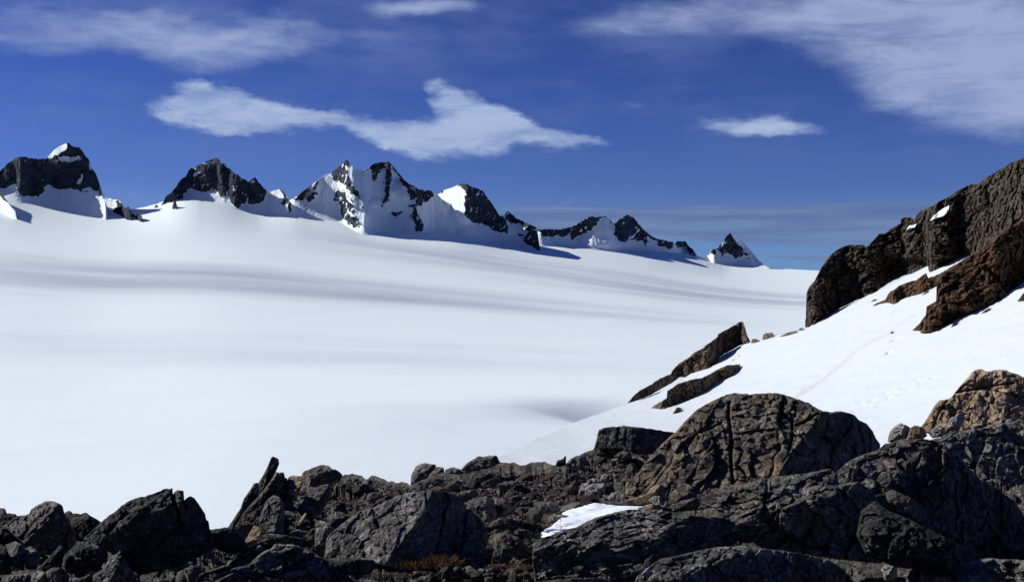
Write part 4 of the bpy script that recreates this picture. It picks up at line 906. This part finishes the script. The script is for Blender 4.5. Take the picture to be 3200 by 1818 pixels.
    B('boulder', 'e', [(560, 1160), (590, 1000), (680, 940), (760, 1000), (900, 1060), (1100, 1160), (1300, 1260), (1420, 1340), (1380, 1400), (1100, 1400), (800, 1360), (620, 1280)], 'black sloping rock in shade under the round shouldered bulge', M_DARK, seed=162, dd=.3)
    B('rock', 'e', [(740, 890), (790, 870), (900, 920), (1000, 990), (1015, 1050), (960, 1070), (860, 1010), (760, 950)], 'brown tilted flake resting under the round shouldered bulge', M_BROWN, seed=163, cat='rock', at=12.6)
    B('rock', 'e', [(570, 880), (610, 865), (660, 900), (665, 970), (600, 965)], 'small dark cube of rock left of the tilted flake', M_GREY, seed=164, cat='rock', at=12.8)
    B('boulder', 'e', [(960, 500), (972, 470), (1000, 430), (1060, 332), (1088, 303), (1150, 297), (1190, 250), (1240, 188), (1310, 113), (1342, 106), (1390, 120), (1500, 110), (1560, 135), (1622, 155), (1760, 200), (1900, 300), (1900, 430), (1622, 450), (1400, 478), (1200, 520), (1060, 530)],
      'sunlit tan boulder standing at the right edge in front of the snow', M_TAN, seed=165, at=24.0, rnd=.05, fac=.09, fsize=.9,
      pl=[((-.62, -.66, .46), (1500, 330), 0), ((-.1, -.85, .45), (1590, 300), .05), ((-.1, -.5, .85), (1400, 130), .0)], lim=(-1.5, 3.5), cracks=[([(1170, 262), (1350, 225), (1560, 195)], 3, .12), ([(1140, 300), (1080, 400), (1050, 480)], 3, .1)])
    TS = [([(757, 568), (768, 510), (800, 470), (840, 448), (870, 460), (905, 480), (880, 550), (800, 575)], 'pale rounded stone farthest left below the tan boulder', M_PALE),
          ([(880, 560), (900, 480), (930, 462), (985, 475), (1010, 530), (960, 562)], 'tan lumpy stone between the pale stone and the tan boulder', M_TAN),
          ([(1020, 520), (1050, 480), (1110, 472), (1140, 495), (1120, 535), (1040, 545)], 'light grey stone at the left foot of the tan boulder', M_PALE),
          ([(1120, 500), (1150, 420), (1200, 400), (1235, 370), (1250, 420), (1210, 500)], 'white veined stone leaning on the tan boulder', M_PALE),
          ([(1500, 440), (1515, 425), (1555, 422), (1560, 445), (1520, 455)], 'small white stone at the right foot of the tan boulder', M_PALE),
          ([(1560, 520), (1570, 500), (1600, 496), (1615, 515), (1590, 525)], 'little pale stone on the cracked bank at the right edge', M_PALE)]
    for k, (q, lab, m) in enumerate(TS): B('stone', 'e', q, lab, m, seed=170 + k, at=22.4 - .2 * k, cat='stone', group='stones around the tan boulder', step=1.6)
    # ---- front slabs
    B('bedrock_slab', 'd', [(28, 1200), (60, 1168), (100, 1158), (240, 1100), (330, 1080), (450, 1020), (560, 988), (700, 958), (860, 962), (1000, 982), (1150, 1008), (1280, 1010), (1400, 1040), (1450, 1120), (1400, 1220), (1250, 1290), (1000, 1330), (770, 1420), (600, 1500), (300, 1560), (60, 1560), (30, 1320)],
      'large dark front slab with a flecked sloping top beside the snow patch', M_FLECK, seed=180, at=10.9, cat='rock slab', rnd=.04, fac=.085, fsize=.55, strat=((-.2, .35, .9), 2.2),
      pl=[((-.2, -.36, .9), (650, 1150), 0), ((-.2, -.93, .25), (300, 1290), .0), ((.5, -.86, -.05), (1120, 1120), .1)], lim=(-1.2, 3.0))
    B('bedrock_slab', 'd', [(740, 1420), (800, 1370), (900, 1298), (1080, 1258), (1280, 1218), (1480, 1208), (1700, 1238), (1900, 1268), (2050, 1308), (2150, 1368), (2230, 1470), (2240, 1560), (700, 1560)],
      'rounded flecked slab at the bottom, right of the large front slab', M_FLECK, seed=181, at=10.2, cat='rock slab', rnd=.05, fac=.08, fsize=.5,
      pl=[((-.15, -.4, .9), (1400, 1290), 0), ((.15, -.95, .2), (1500, 1390), .0), ((.6, -.75, .1), (1950, 1380), 0)], lim=(-1, 3))
    B('rock', 'd', [(765, 1390), (800, 1300), (850, 1270), (905, 1310), (900, 1380), (820, 1420)], 'smooth dark stone wedged between the two front slabs', M_DARK, seed=182, cat='rock', at=10.4)
    B('bedrock_slab', 'd', [(-80, 1560), (-40, 1470), (80, 1450), (250, 1432), (470, 1424), (560, 1440), (600, 1560)], 'low dark slab cut off by the bottom edge under the large front slab', M_GREY, seed=183, at=9.8, cat='rock slab')
    B('bedrock_slab', 'e', [(955, 1480), (970, 1345), (1050, 1325), (1250, 1325), (1400, 1303), (1622, 1318), (1850, 1330), (1850, 1620), (960, 1620)], 'flecked slab filling the bottom right corner', M_FLECK, seed=184, at=10.6, cat='rock slab', rnd=.05, fac=.08, fsize=.5,
      pl=[((-.2, -.4, .88), (1300, 1380), 0), ((-.3, -.92, .2), (1100, 1420), 0)], lim=(-1, 3))
    B('rock', 'e', [(870, 1480), (882, 1420), (905, 1378), (960, 1363), (985, 1420), (985, 1560), (870, 1560)], 'small grey rock left of the bottom right slab', M_GREY, seed=185, cat='rock', at=10.8)
    B('rock', 'e', [(715, 1370), (745, 1345), (785, 1338), (822, 1370), (815, 1430), (745, 1450)], 'lichen white rock in the dark gap near the bottom right slab', M_PALE, seed=186, cat='rock', at=11.4)
# ================================================================ loose stones, grass, sky, camera
def stone_mesh(seed):
    rs = random.Random(seed)
    import bmesh
    bm = bmesh.new(); bmesh.ops.create_icosphere(bm, subdivisions=3, radius=1.0)
    V = np.array([v.co[:] for v in bm.verts]); Fc = np.array([[v.index for v in f.verts] for f in bm.faces]); bm.free()
    r = np.full(len(V), 9.0)
    for _ in range(11):
        n = np.array([rs.gauss(0, 1), rs.gauss(0, 1), rs.gauss(0, 1)]); n /= np.linalg.norm(n)
        d = rs.uniform(.55, .95); den = V @ n
        r = np.where(den > .05, np.minimum(r, d / np.maximum(den, .05)), r)
    r = np.minimum(r, 1.15) + .06 * fbm(V * 3, 3, seed)
    W = V * r[:, None] * np.array([rs.uniform(.8, 1.2), rs.uniform(.7, 1.0), rs.uniform(.4, .75)])
    me = bpy.data.meshes.new('stone')
    me.from_pydata(W.tolist(), [], Fc.tolist()); me.update()
    return me

def build_stones():
    rs = random.Random(42)
    mats = [M_S_DARK, M_S_GREY, M_S_PALE, M_S_RUST]
    kinds = ['blackish', 'grey', 'pale', 'rusty brown']
    meshes = {}
    for mi, m in enumerate(mats):
        for k in range(5):
            me = stone_mesh(300 + mi * 10 + k); me.materials.append(m); meshes[(mi, k)] = me
    zones = [  # px range, py range, count, size range (m), place, weights
        ((1500, 1850), (1478, 1640), 70, (.06, .20), 'in the hollow above the snow patch', (3, 5, 2.2, 1.2)),
        ((1010, 1480), (1505, 1580), 55, (.05, .16), 'in the rubble behind the big flecked boulder', (3, 5, 2.0, 1.0)),
        ((1500, 1680), (1640, 1700), 22, (.05, .14), 'by the rounded brown boulder', (2, 5, 2.0, 1.2)),
        ((1330, 1670), (1735, 1812), 70, (.03, .10), 'among the gravel at the bottom centre', (3, 5, 2.5, .7)),
        ((900, 990), (1560, 1690), 22, (.06, .15), 'in the cleft right of the leaning slabs', (3, 4, 1.5, 2)),
        ((1850, 2010), (1400, 1500), 22, (.07, .2), 'on the bank left of the great dome', (3, 4, 2, 1.5))]
    for (x0, x1), (y0, y1), n, (s0, s1), where, wts in zones:
        for i in range(n):
            px, py = rs.uniform(x0, x1), rs.uniform(y0, y1)
            if py < np.interp(px, *GRIDS['gtop']) + 22: continue
            d = float(sample('ground', np.array([px]), np.array([py]))[0])
            mi = rs.choices(range(4), wts)[0]
            o = bpy.data.objects.new('loose_stone', meshes[(mi, rs.randrange(5))])
            s = s0 + (s1 - s0) * rs.random() ** 2.2
            o.location = (np.array([(px - CX) / F, 1, (HY - py) / F]) * (d - s * .25)).tolist()
            o.rotation_euler = (rs.uniform(-.5, .5), rs.uniform(-.5, .5), rs.uniform(0, 6.3))
            o.scale = (s, s * rs.uniform(.7, 1.1), s * rs.uniform(.7, 1.1))
            col.objects.link(o)
            tag(o, 'small %s broken stone lying %s' % (kinds[mi], where), 'stone', '%s loose stones %s' % (kinds[mi], where))

def build_gravel():
    """uncountable chips between the stones"""
    rs = np.random.default_rng(7)
    protos = [stone_mesh(400 + k) for k in range(4)]
    PV = []; PF = []
    for me in protos:
        v = np.array([x.co[:] for x in me.vertices]); f = np.array([p.vertices[:] for p in me.polygons])
        keep = None
        PV.append(v); PF.append(f)
    import bmesh
    # light version of each chip
    PV, PF = [], []
    for k in range(6):
        bm = bmesh.new(); bmesh.ops.create_icosphere(bm, subdivisions=1, radius=1.0)
        v = np.array([x.co[:] for x in bm.verts]) * (1 + .35 * (rs.random((len(bm.verts), 1)) - .5)); f = np.array([[a.index for a in p.verts] for p in bm.faces]); bm.free()
        PV.append(v * np.array([1, .8, .55])); PF.append(f)
    for me in protos: bpy.data.meshes.remove(me)
    zones = [(1490, 1860, 1475, 1660, 2600), (990, 1500, 1495, 1590, 1700), (1300, 1690, 1725, 1818, 1800), (880, 1000, 1540, 1700, 350), (1490, 1700, 1620, 1720, 700), (1830, 2040, 1400, 1510, 500), (700, 1050, 1690, 1818, 500)]
    VV, FF, off = [], [], 0
    for x0, x1, y0, y1, n in zones:
        px = rs.uniform(x0, x1, n); py = rs.uniform(y0, y1, n); d = sample('ground', px, py)
        for i in range(n):
            if py[i] < np.interp(px[i], *GRIDS['gtop']) + 14: continue
            k = rs.integers(6); s = .012 + .045 * rs.random() ** 2.5
            a = rs.uniform(0, 6.3); c_, s_ = math.cos(a), math.sin(a)
            R = np.array([[c_, -s_, 0], [s_, c_, 0], [0, 0, 1]]); t = rs.uniform(-.6, .6); R = R @ np.array([[1, 0, 0], [0, math.cos(t), -math.sin(t)], [0, math.sin(t), math.cos(t)]])
            p = np.array([(px[i] - CX) / F, 1, (HY - py[i]) / F]) * (d[i] - s * .4)
            VV.append(PV[k] @ R.T * s + p); FF.append(PF[k] + off); off += len(PV[k])
    V = np.concatenate(VV); T = np.concatenate(FF)
    ob = mesh_obj('gravel', V, np.zeros((0, 4)), M_RUBBLE, tris=T, smooth_shade=False)
    tag(ob, 'loose gravel and rock chips covering the hollow between the boulders', 'gravel', kind='stuff')

def build_grass():
    m, n, nt = new_mat('dry_grass')
    tc = n('ShaderNodeTexCoord').outputs['Object']
    c = n.mix(n.ramp(n.noise(tc, 30, 3), .35, .65), (.07, .033, .014), (.16, .078, .034))
    finish(n, nt, c, .8, spec=.1)
    rs = np.random.default_rng(3)
    tufts = [('b', (2150, 1165), .15, .11, 'dry rust brown grass tuft at the foot of the big flecked boulder, the tallest one'),
             ('b', (1900, 1190), .12, .06, 'low dry grass tuft left of the tallest tuft under the big boulder'),
             ('b', (1650, 1300), .15, .06, 'reddish brown grass patch on the gravel in front of the big boulder'),
             ('c', (960, 1325), .15, .035, 'flat dry grass strip among the gravel right of the tallest tuft')]
    for k, p, rad, ht, lab in tufts:
        q = C(k, [p])[0]
        d = 11.15 if k == 'b' else 11.0
        o = np.array([(q[0] - CX) / F, 1, (HY - q[1]) / F]) * d
        V, Fc = [], []
        for i in range(420):
            a = rs.uniform(0, 6.283); r = rad * math.sqrt(rs.random())
            b = np.array([math.cos(a) * r * 1.6, math.sin(a) * r * .8, 0.0])
            h = ht * (1 - .5 * (r / rad) ** 2) * rs.uniform(.5, 1.15); tilt = np.array([math.cos(a), math.sin(a), 0]) * h * rs.uniform(.1, .7) + np.array([rs.normal(0, .02), rs.normal(0, .02), 0])
            w = np.array([rs.normal(), rs.normal(), 0]); w = w / np.linalg.norm(w) * .0028
            m1 = b + tilt * .4 + np.array([0, 0, h * .6]); t = b + tilt + np.array([0, 0, h])
            j = len(V); V += [b - w, b + w, m1 - w * .7, m1 + w * .7, t]
            Fc += [(j, j + 1, j + 3), (j, j + 3, j + 2), (j + 2, j + 3, j + 4)]
        ob = mesh_obj('grass_tuft', np.array(V) + o, np.zeros((0, 4)), m, tris=np.array(Fc), origin=o)
        tag(ob, lab, 'grass', 'dry grass tufts among the stones')

M_S_DARK = rock_mat('stone_dark', (.020, .019, .017), (.055, .050, .044), (.08, .055, .037), (.24, .23, .21), .2, .3, 2.0)
M_S_GREY = rock_mat('stone_grey', (.044, .041, .037), (.12, .11, .096), (.14, .095, .06), (.36, .34, .31), .2, .35, 2.0)
M_S_PALE = rock_mat('stone_pale', (.12, .113, .10), (.30, .28, .245), (.25, .175, .11), (.55, .52, .47), .2, .4, 2.0)
M_S_RUST = rock_mat('stone_rust', (.055, .037, .025), (.14, .088, .052), (.21, .115, .052), (.32, .27, .22), .8, .2, 2.0)

# ---------------------------------------------------------------- clouds casting the shadows on the icefield
def build_clouds():
    """thin cloud banks high up toward the sun: their shadows lie across the icefield"""
    m, n, nt = new_mat('thin_cloud')
    tc = n('ShaderNodeTexCoord').outputs['Object']
    mp = n('ShaderNodeMapping', i={'Vector': tc, 'Scale': (.0007, .0034, .002), 'Rotation': (0, 0, .16)})
    d = n.ramp(n.noise(mp.outputs[0], 1.0, 4, .5, .3), .26, .74)
    at = n('ShaderNodeAttribute', attribute_name='thickness').outputs['Fac']
    df = n('ShaderNodeBsdfTranslucent', i={0: (.9, .9, .9, 1)}); tr = n('ShaderNodeBsdfTransparent')
    mx = n('ShaderNodeMixShader', i={0: n.math('MULTIPLY', d, at), 1: tr.outputs[0], 2: df.outputs[0]})
    o = n('ShaderNodeOutputMaterial'); nt.links.new(mx.outputs[0], o.inputs[0])
    # shadow centre (photo pixel), half sizes in metres, opacity
    for k, (px, py, rx, ry, al, lab) in enumerate([(250, 862, 1900, 620, .20, 'thin cloud bank high beyond the upper left, shading the far left icefield'), (1150, 905, 1700, 480, .18, 'thin cloud bank high up, shading the middle of the icefield'),
                                       (2050, 895, 1900, 900, .22, 'streaky cloud bank high up, shading the right half of the icefield'), (900, 1090, 1300, 420, .08, 'faint cloud veil high up over the near icefield')]):
        D = float(ice_depth(np.array([float(px)]), np.array([float(py)]))[0])
        G = np.array([(px - CX) / F, 1, (HY - py) / F]) * D
        c = G + np.array(SUN[:]) / SUN.z * 2300
        a = np.linspace(0, 2 * np.pi, 61)[:-1]; rr = np.linspace(0, 1, 16)
        A, R = np.meshgrid(a, rr); X = np.cos(A) * R * rx; Y = np.sin(A) * R * ry
        lump = 1 + .5 * fbm(np.stack([X.ravel() / 400, Y.ravel() / 200, np.full(X.size, k * 9.0)], 1), 4, 900 + k).reshape(X.shape)
        Zt = 70 * np.sqrt(np.clip(1 - R * R, 0, 1)) * lump
        V = np.concatenate([np.stack([X, Y, Zt], -1).reshape(-1, 3), np.stack([X, Y, -.4 * Zt], -1).reshape(-1, 3)])
        dens = np.tile((smooth(0, .7, 1 - R) * al * 1.15).ravel(), 2)
        nr, nc = A.shape
        Q = gridquads(nr, nc); w = np.arange(nr - 1) * nc
        Q = np.concatenate([Q, np.stack([w + nc - 1, w + 2 * nc - 1, w + nc, w], 1)])
        Q = np.concatenate([Q, Q[:, ::-1] + nr * nc])
        ob = mesh_obj('cloud', V + c, Q, m, origin=c, attrs={'thickness': dens})
        tag(ob, lab, 'cloud', kind='stuff')

# ---------------------------------------------------------------- sky
SKY_STRENGTH = .10
def build_world():
    w = bpy.data.worlds.new('World'); scene.world = w; w.use_nodes = True
    nt = w.node_tree; nt.nodes.clear(); n = N(nt)
    gen = n('ShaderNodeTexCoord').outputs['Generated']
    sep = n('ShaderNodeSeparateXYZ', i={0: gen})
    X, Y, Z = sep.outputs
    # the lowest sky keeps the colour of the first degrees above the horizon
    zc = n.math('MAXIMUM', Z, .05)
    vec = n('ShaderNodeCombineXYZ', i={0: X, 1: Y, 2: zc}).outputs[0]
    sky = n('ShaderNodeTexSky', sky_type='NISHITA', sun_disc=False, sun_elevation=math.asin(SUN.z), sun_rotation=math.atan2(SUN.x, SUN.y), altitude=2500, air_density=1.0, dust_density=0.0, ozone_density=4.0, i={0: vec})
    base = n('ShaderNodeGamma', i={0: sky.outputs[0], 1: SKY_GAMMA}).outputs[0]
    base = n.mix(1.0, base, SKY_TINT); base.node.blend_type = 'MULTIPLY'
    base = n.mix(n.ramp(n.math('MULTIPLY', Z, -1.0), .04, .12), base, (.5, .75, 1.5))
    base = n.mix(n.math('MULTIPLY', n.math('SUBTRACT', 1.0, n.ramp(Z, -.01, .07)), n.math('MULTIPLY', n.ramp(Z, -.12, -.05), .7)), base, (1.4, 2.9, 5.0))
    # azimuth / elevation in thousands of photo pixels
    az = n.math('MULTIPLY', n.math('ARCTAN2', X, Y), F / 1000); el = n.math('MULTIPLY', n.math('ARCSINE', Z), F / 1000)
    P = n('ShaderNodeCombineXYZ', i={0: az, 1: el, 2: 0.0}).outputs[0]
    def pt(px, py):
        t = np.array([(px - CX) / F, 1, (HY - py) / F]); t /= np.linalg.norm(t)
        return math.atan2(t[0], t[1]) * F / 1000, math.asin(t[2]) * F / 1000
    def warp(sx, sy, det, amp, seed):
        mp = n('ShaderNodeMapping', i={'Vector': P, 'Scale': (sx, sy, 1), 'Location': (seed, seed * .7, seed)})
        nz = n.noise(mp.outputs[0], 1.0, det, .55, out=1)
        q = n('ShaderNodeVectorMath', operation='SUBTRACT', i={0: nz, 1: (.5, .5, .5)}).outputs[0]
        q = n('ShaderNodeVectorMath', operation='MULTIPLY', i={0: q, 1: (amp, amp * .55, 0)}).outputs[0]
        return n('ShaderNodeVectorMath', operation='ADD', i={0: P, 1: q}).outputs[0]
    def blob(vec, px, py, rx, ry, rot, amp):
        u, v = pt(px, py)
        mp = n('ShaderNodeMapping', vector_type='TEXTURE', i={'Vector': vec, 'Location': (u, v, 0), 'Rotation': (0, 0, math.radians(rot)), 'Scale': (rx / 1000, ry / 1000, 1)})
        g = n('ShaderNodeTexGradient', gradient_type='SPHERICAL', i={0: mp.outputs[0]})
        return n.math('MULTIPLY', g.outputs['Fac'], amp)
    def total(vec, lst):
        s = None
        for b in lst:
            v = blob(vec, *b); s = v if s is None else n.math('ADD', s, v)
        return s
    def stretch(sx, sy, rot, det, rough, seed, dist=.0):
        mp = n('ShaderNodeMapping', i={'Vector': P, 'Scale': (sx, sy, 1), 'Rotation': (0, 0, rot), 'Location': (seed, seed * 1.3, 0)})
        return n.noise(mp.outputs[0], 1.0, det, rough, dist)
    w1 = warp(7, 14, 6, .16, 3.1); w2 = warp(2.5, 5, 5, .30, 8.7)
    fib = stretch(3.2, 13, .18, 9, .66, 1.7, .5); fine = stretch(9, 34, .12, 6, .7, 5.2, .6); soft = stretch(1.6, 4.5, .1, 6, .55, 12.3)
    # lens and wing clouds
    main = total(w1, CLOUD_MAIN)
    a = n.math('ADD', n.math('MULTIPLY', fib, .55), n.math('MULTIPLY', fine, .35))
    a2 = n.math('ADD', n.math('MULTIPLY', fib, .6), n.math('MULTIPLY', fine, .5))
    cov1 = n.math('MULTIPLY', n.ramp(n.math('ADD', main, n.math('MULTIPLY', n.math('SUBTRACT', a2, .55), 1.25)), .05, 1.15), n.ramp(main, .02, .42))
    veil = total(w2, CLOUD_VEIL)
    cov2 = n.math('MULTIPLY', n.ramp(n.math('ADD', veil, n.math('MULTIPLY', n.math('SUBTRACT', n.math('ADD', n.math('MULTIPLY', soft, .6), n.math('MULTIPLY', fib, .4)), .5), 1.2)), -.02, 1.12), n.math('MULTIPLY', n.ramp(veil, .0, .45), n.math('ADD', .55, n.math('MULTIPLY', n.ramp(n.math('ADD', n.math('MULTIPLY', fib, .55), n.math('MULTIPLY', soft, .45)), .36, .62), .62))))
    thin = n.math('MULTIPLY', n.ramp(n.math('ADD', n.math('MULTIPLY', soft, .7), n.math('MULTIPLY', fib, .3)), .40, .68), n.math('MULTIPLY', n.ramp(el, .15, .62), n.math('SUBTRACT', 1.0, n.ramp(el, 1.0, 2.2))))
    bw = warp(3, 22, 5, .05, 21.0)
    band = total(bw, CLOUD_BAND)
    bs = stretch(1.3, 26, .02, 6, .55, 31.0)
    cov3 = n.math('MULTIPLY', n.ramp(n.math('ADD', band, n.math('MULTIPLY', n.math('SUBTRACT', bs, .5), .7)), .12, .5), n.ramp(band, .0, .2))
    c = n.mix(n.math('MULTIPLY', thin, .33), base, COL_THIN)
    c = n.mix(n.math('MULTIPLY', cov2, .95), c, COL_VEIL)
    c = n.mix(n.math('MULTIPLY', cov3, .85), c, n.mix(n.ramp(bs, .35, .65), COL_BAND, COL_BAND2))
    c = n.mix(n.math('MULTIPLY', cov1, .92), c, n.mix(n.ramp(fib, .3, .65), COL_MAIN2, COL_MAIN))
    c = n.mix(n.ramp(Z, .30, .6), c, n.mix(1.0, c, (1.0, 1.42, 1.5)))  # unseen upper sky made bluer, added as blue fill for the shaded snow
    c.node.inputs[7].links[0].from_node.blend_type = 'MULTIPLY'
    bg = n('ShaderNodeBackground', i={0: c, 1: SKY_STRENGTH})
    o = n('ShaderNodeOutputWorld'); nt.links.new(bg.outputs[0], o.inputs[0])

SKY_GAMMA = 1.28
SKY_TINT = (.168, .184, .338)
COL_MAIN = (3.6, 4.5, 6.3); COL_MAIN2 = (1.9, 2.7, 5.0)
COL_VEIL = (2.7, 3.4, 5.5); COL_THIN = (1.6, 2.1, 4.2)
COL_BAND = (.95, 1.42, 3.1); COL_BAND2 = (1.45, 2.15, 3.8)
# (px, py, radius x, radius y, tilt, weight)
CLOUD_MAIN = [(575, 345, 130, 62, 0, 1.0), (650, 335, 170, 90, -8, 1.3), (610, 285, 75, 62, -50, .9), (740, 350, 200, 80, -8, 1.2), (860, 362, 190, 58, -6, 1.1), (720, 378, 220, 46, 0, .8), (950, 368, 130, 34, -4, .8), (1040, 374, 120, 26, -8, .75),
              (1150, 402, 180, 42, -14, .95), (1270, 425, 200, 58, -10, 1.1), (1390, 435, 240, 78, 0, 1.25), (1490, 395, 190, 95, -14, 1.15), (1440, 335, 120, 80, -30, .9), (1385, 292, 85, 48, -25, .65), (1560, 375, 170, 72, -26, .9), (1640, 412, 200, 66, -12, 1.0), (1740, 428, 180, 40, -8, .95), (1840, 438, 120, 22, -8, .7),
              (2360, 390, 240, 48, 0, .85), (2480, 402, 170, 32, -6, .6), (2250, 385, 140, 26, 4, .4)]
# (px, py, radius x, radius y, tilt, weight)
CLOUD_VEIL = [(700, 125, 420, 130, 0, .85), (780, 150, 200, 80, 0, .5), (350, 105, 460, 80, 2, .7), (80, 110, 350, 90, 0, .55), (100, 15, 300, 60, 0, .5), (1330, 22, 220, 48, 0, .9), (1150, 120, 420, 45, 3, .35), (650, 230, 180, 60, 0, .35),
              (2900, 130, 640, 260, -22, 1.0), (3100, 230, 460, 170, -10, .9), (3250, 120, 400, 250, 0, .6), (2750, 60, 520, 120, -5, .7), (2150, 45, 460, 85, 0, .55), (2000, 70, 330, 60, 0, .4), (1950, 330, 140, 45, 0, .30), (2900, 300, 420, 60, 5, .35), (2500, 160, 380, 60, -12, .25),
              (1750, 250, 500, 70, 6, .25), (3150, 400, 330, 50, 0, .35), (2080, 440, 130, 26, 0, .22), (2700, 490, 500, 30, 0, .22), (1130, 480, 170, 26, 4, .2), (420, 600, 200, 70, -12, .25), (250, 285, 260, 22, 0, .22), (1800, 620, 220, 26, 10, .25)]
CLOUD_BAND = [(2350, 700, 800, 62, 0, 1.0), (2050, 690, 620, 48, 1, .8), (2750, 660, 600, 40, -1, .8), (2600, 740, 520, 36, 0, .8), (1700, 665, 320, 30, 0, .6), (2600, 812, 330, 12, -3, .8), (3000, 700, 600, 60, 0, .8)]

def build_camera_light():
    cam = bpy.data.cameras.new('camera'); cam.sensor_width = 36; cam.lens = 40.0; cam.sensor_fit = 'HORIZONTAL'
    cam.shift_y = -(909 - HY) / 3200.0 if False else (HY - 909) / 3200.0
    cam.clip_start = .1; cam.clip_end = 200000
    o = bpy.data.objects.new('camera', cam); o.rotation_euler = (math.radians(90), 0, 0); col.objects.link(o); scene.camera = o
    l = bpy.data.lights.new('sun', 'SUN'); l.energy = SUN_E; l.angle = math.radians(.5); l.color = (1.0, .99, .955)
    s = bpy.data.objects.new('sun', l); s.rotation_euler = SUN.to_track_quat('Z', 'Y').to_euler(); s.location = (0, 0, 60); col.objects.link(s)
    scene.view_settings.view_transform = 'Standard'; scene.view_settings.look = 'None'; scene.view_settings.gamma = 1.0; scene.view_settings.exposure = EXPOSURE
    scene.view_settings.use_curve_mapping = False
    scene.cycles.max_bounces = 6; scene.cycles.transparent_max_bounces = 16
    scene.cycles.use_denoising = True

SUN_E = 4.4
EXPOSURE = 0.22

import time as _t
for _f in (build_camera_light, build_world, build_icefield, build_mountains, build_slope, build_right, build_ground, build_boulders, build_stones, build_gravel, build_grass, build_clouds):
    _a = _t.time(); _f(); print(_f.__name__, round(_t.time() - _a, 1))
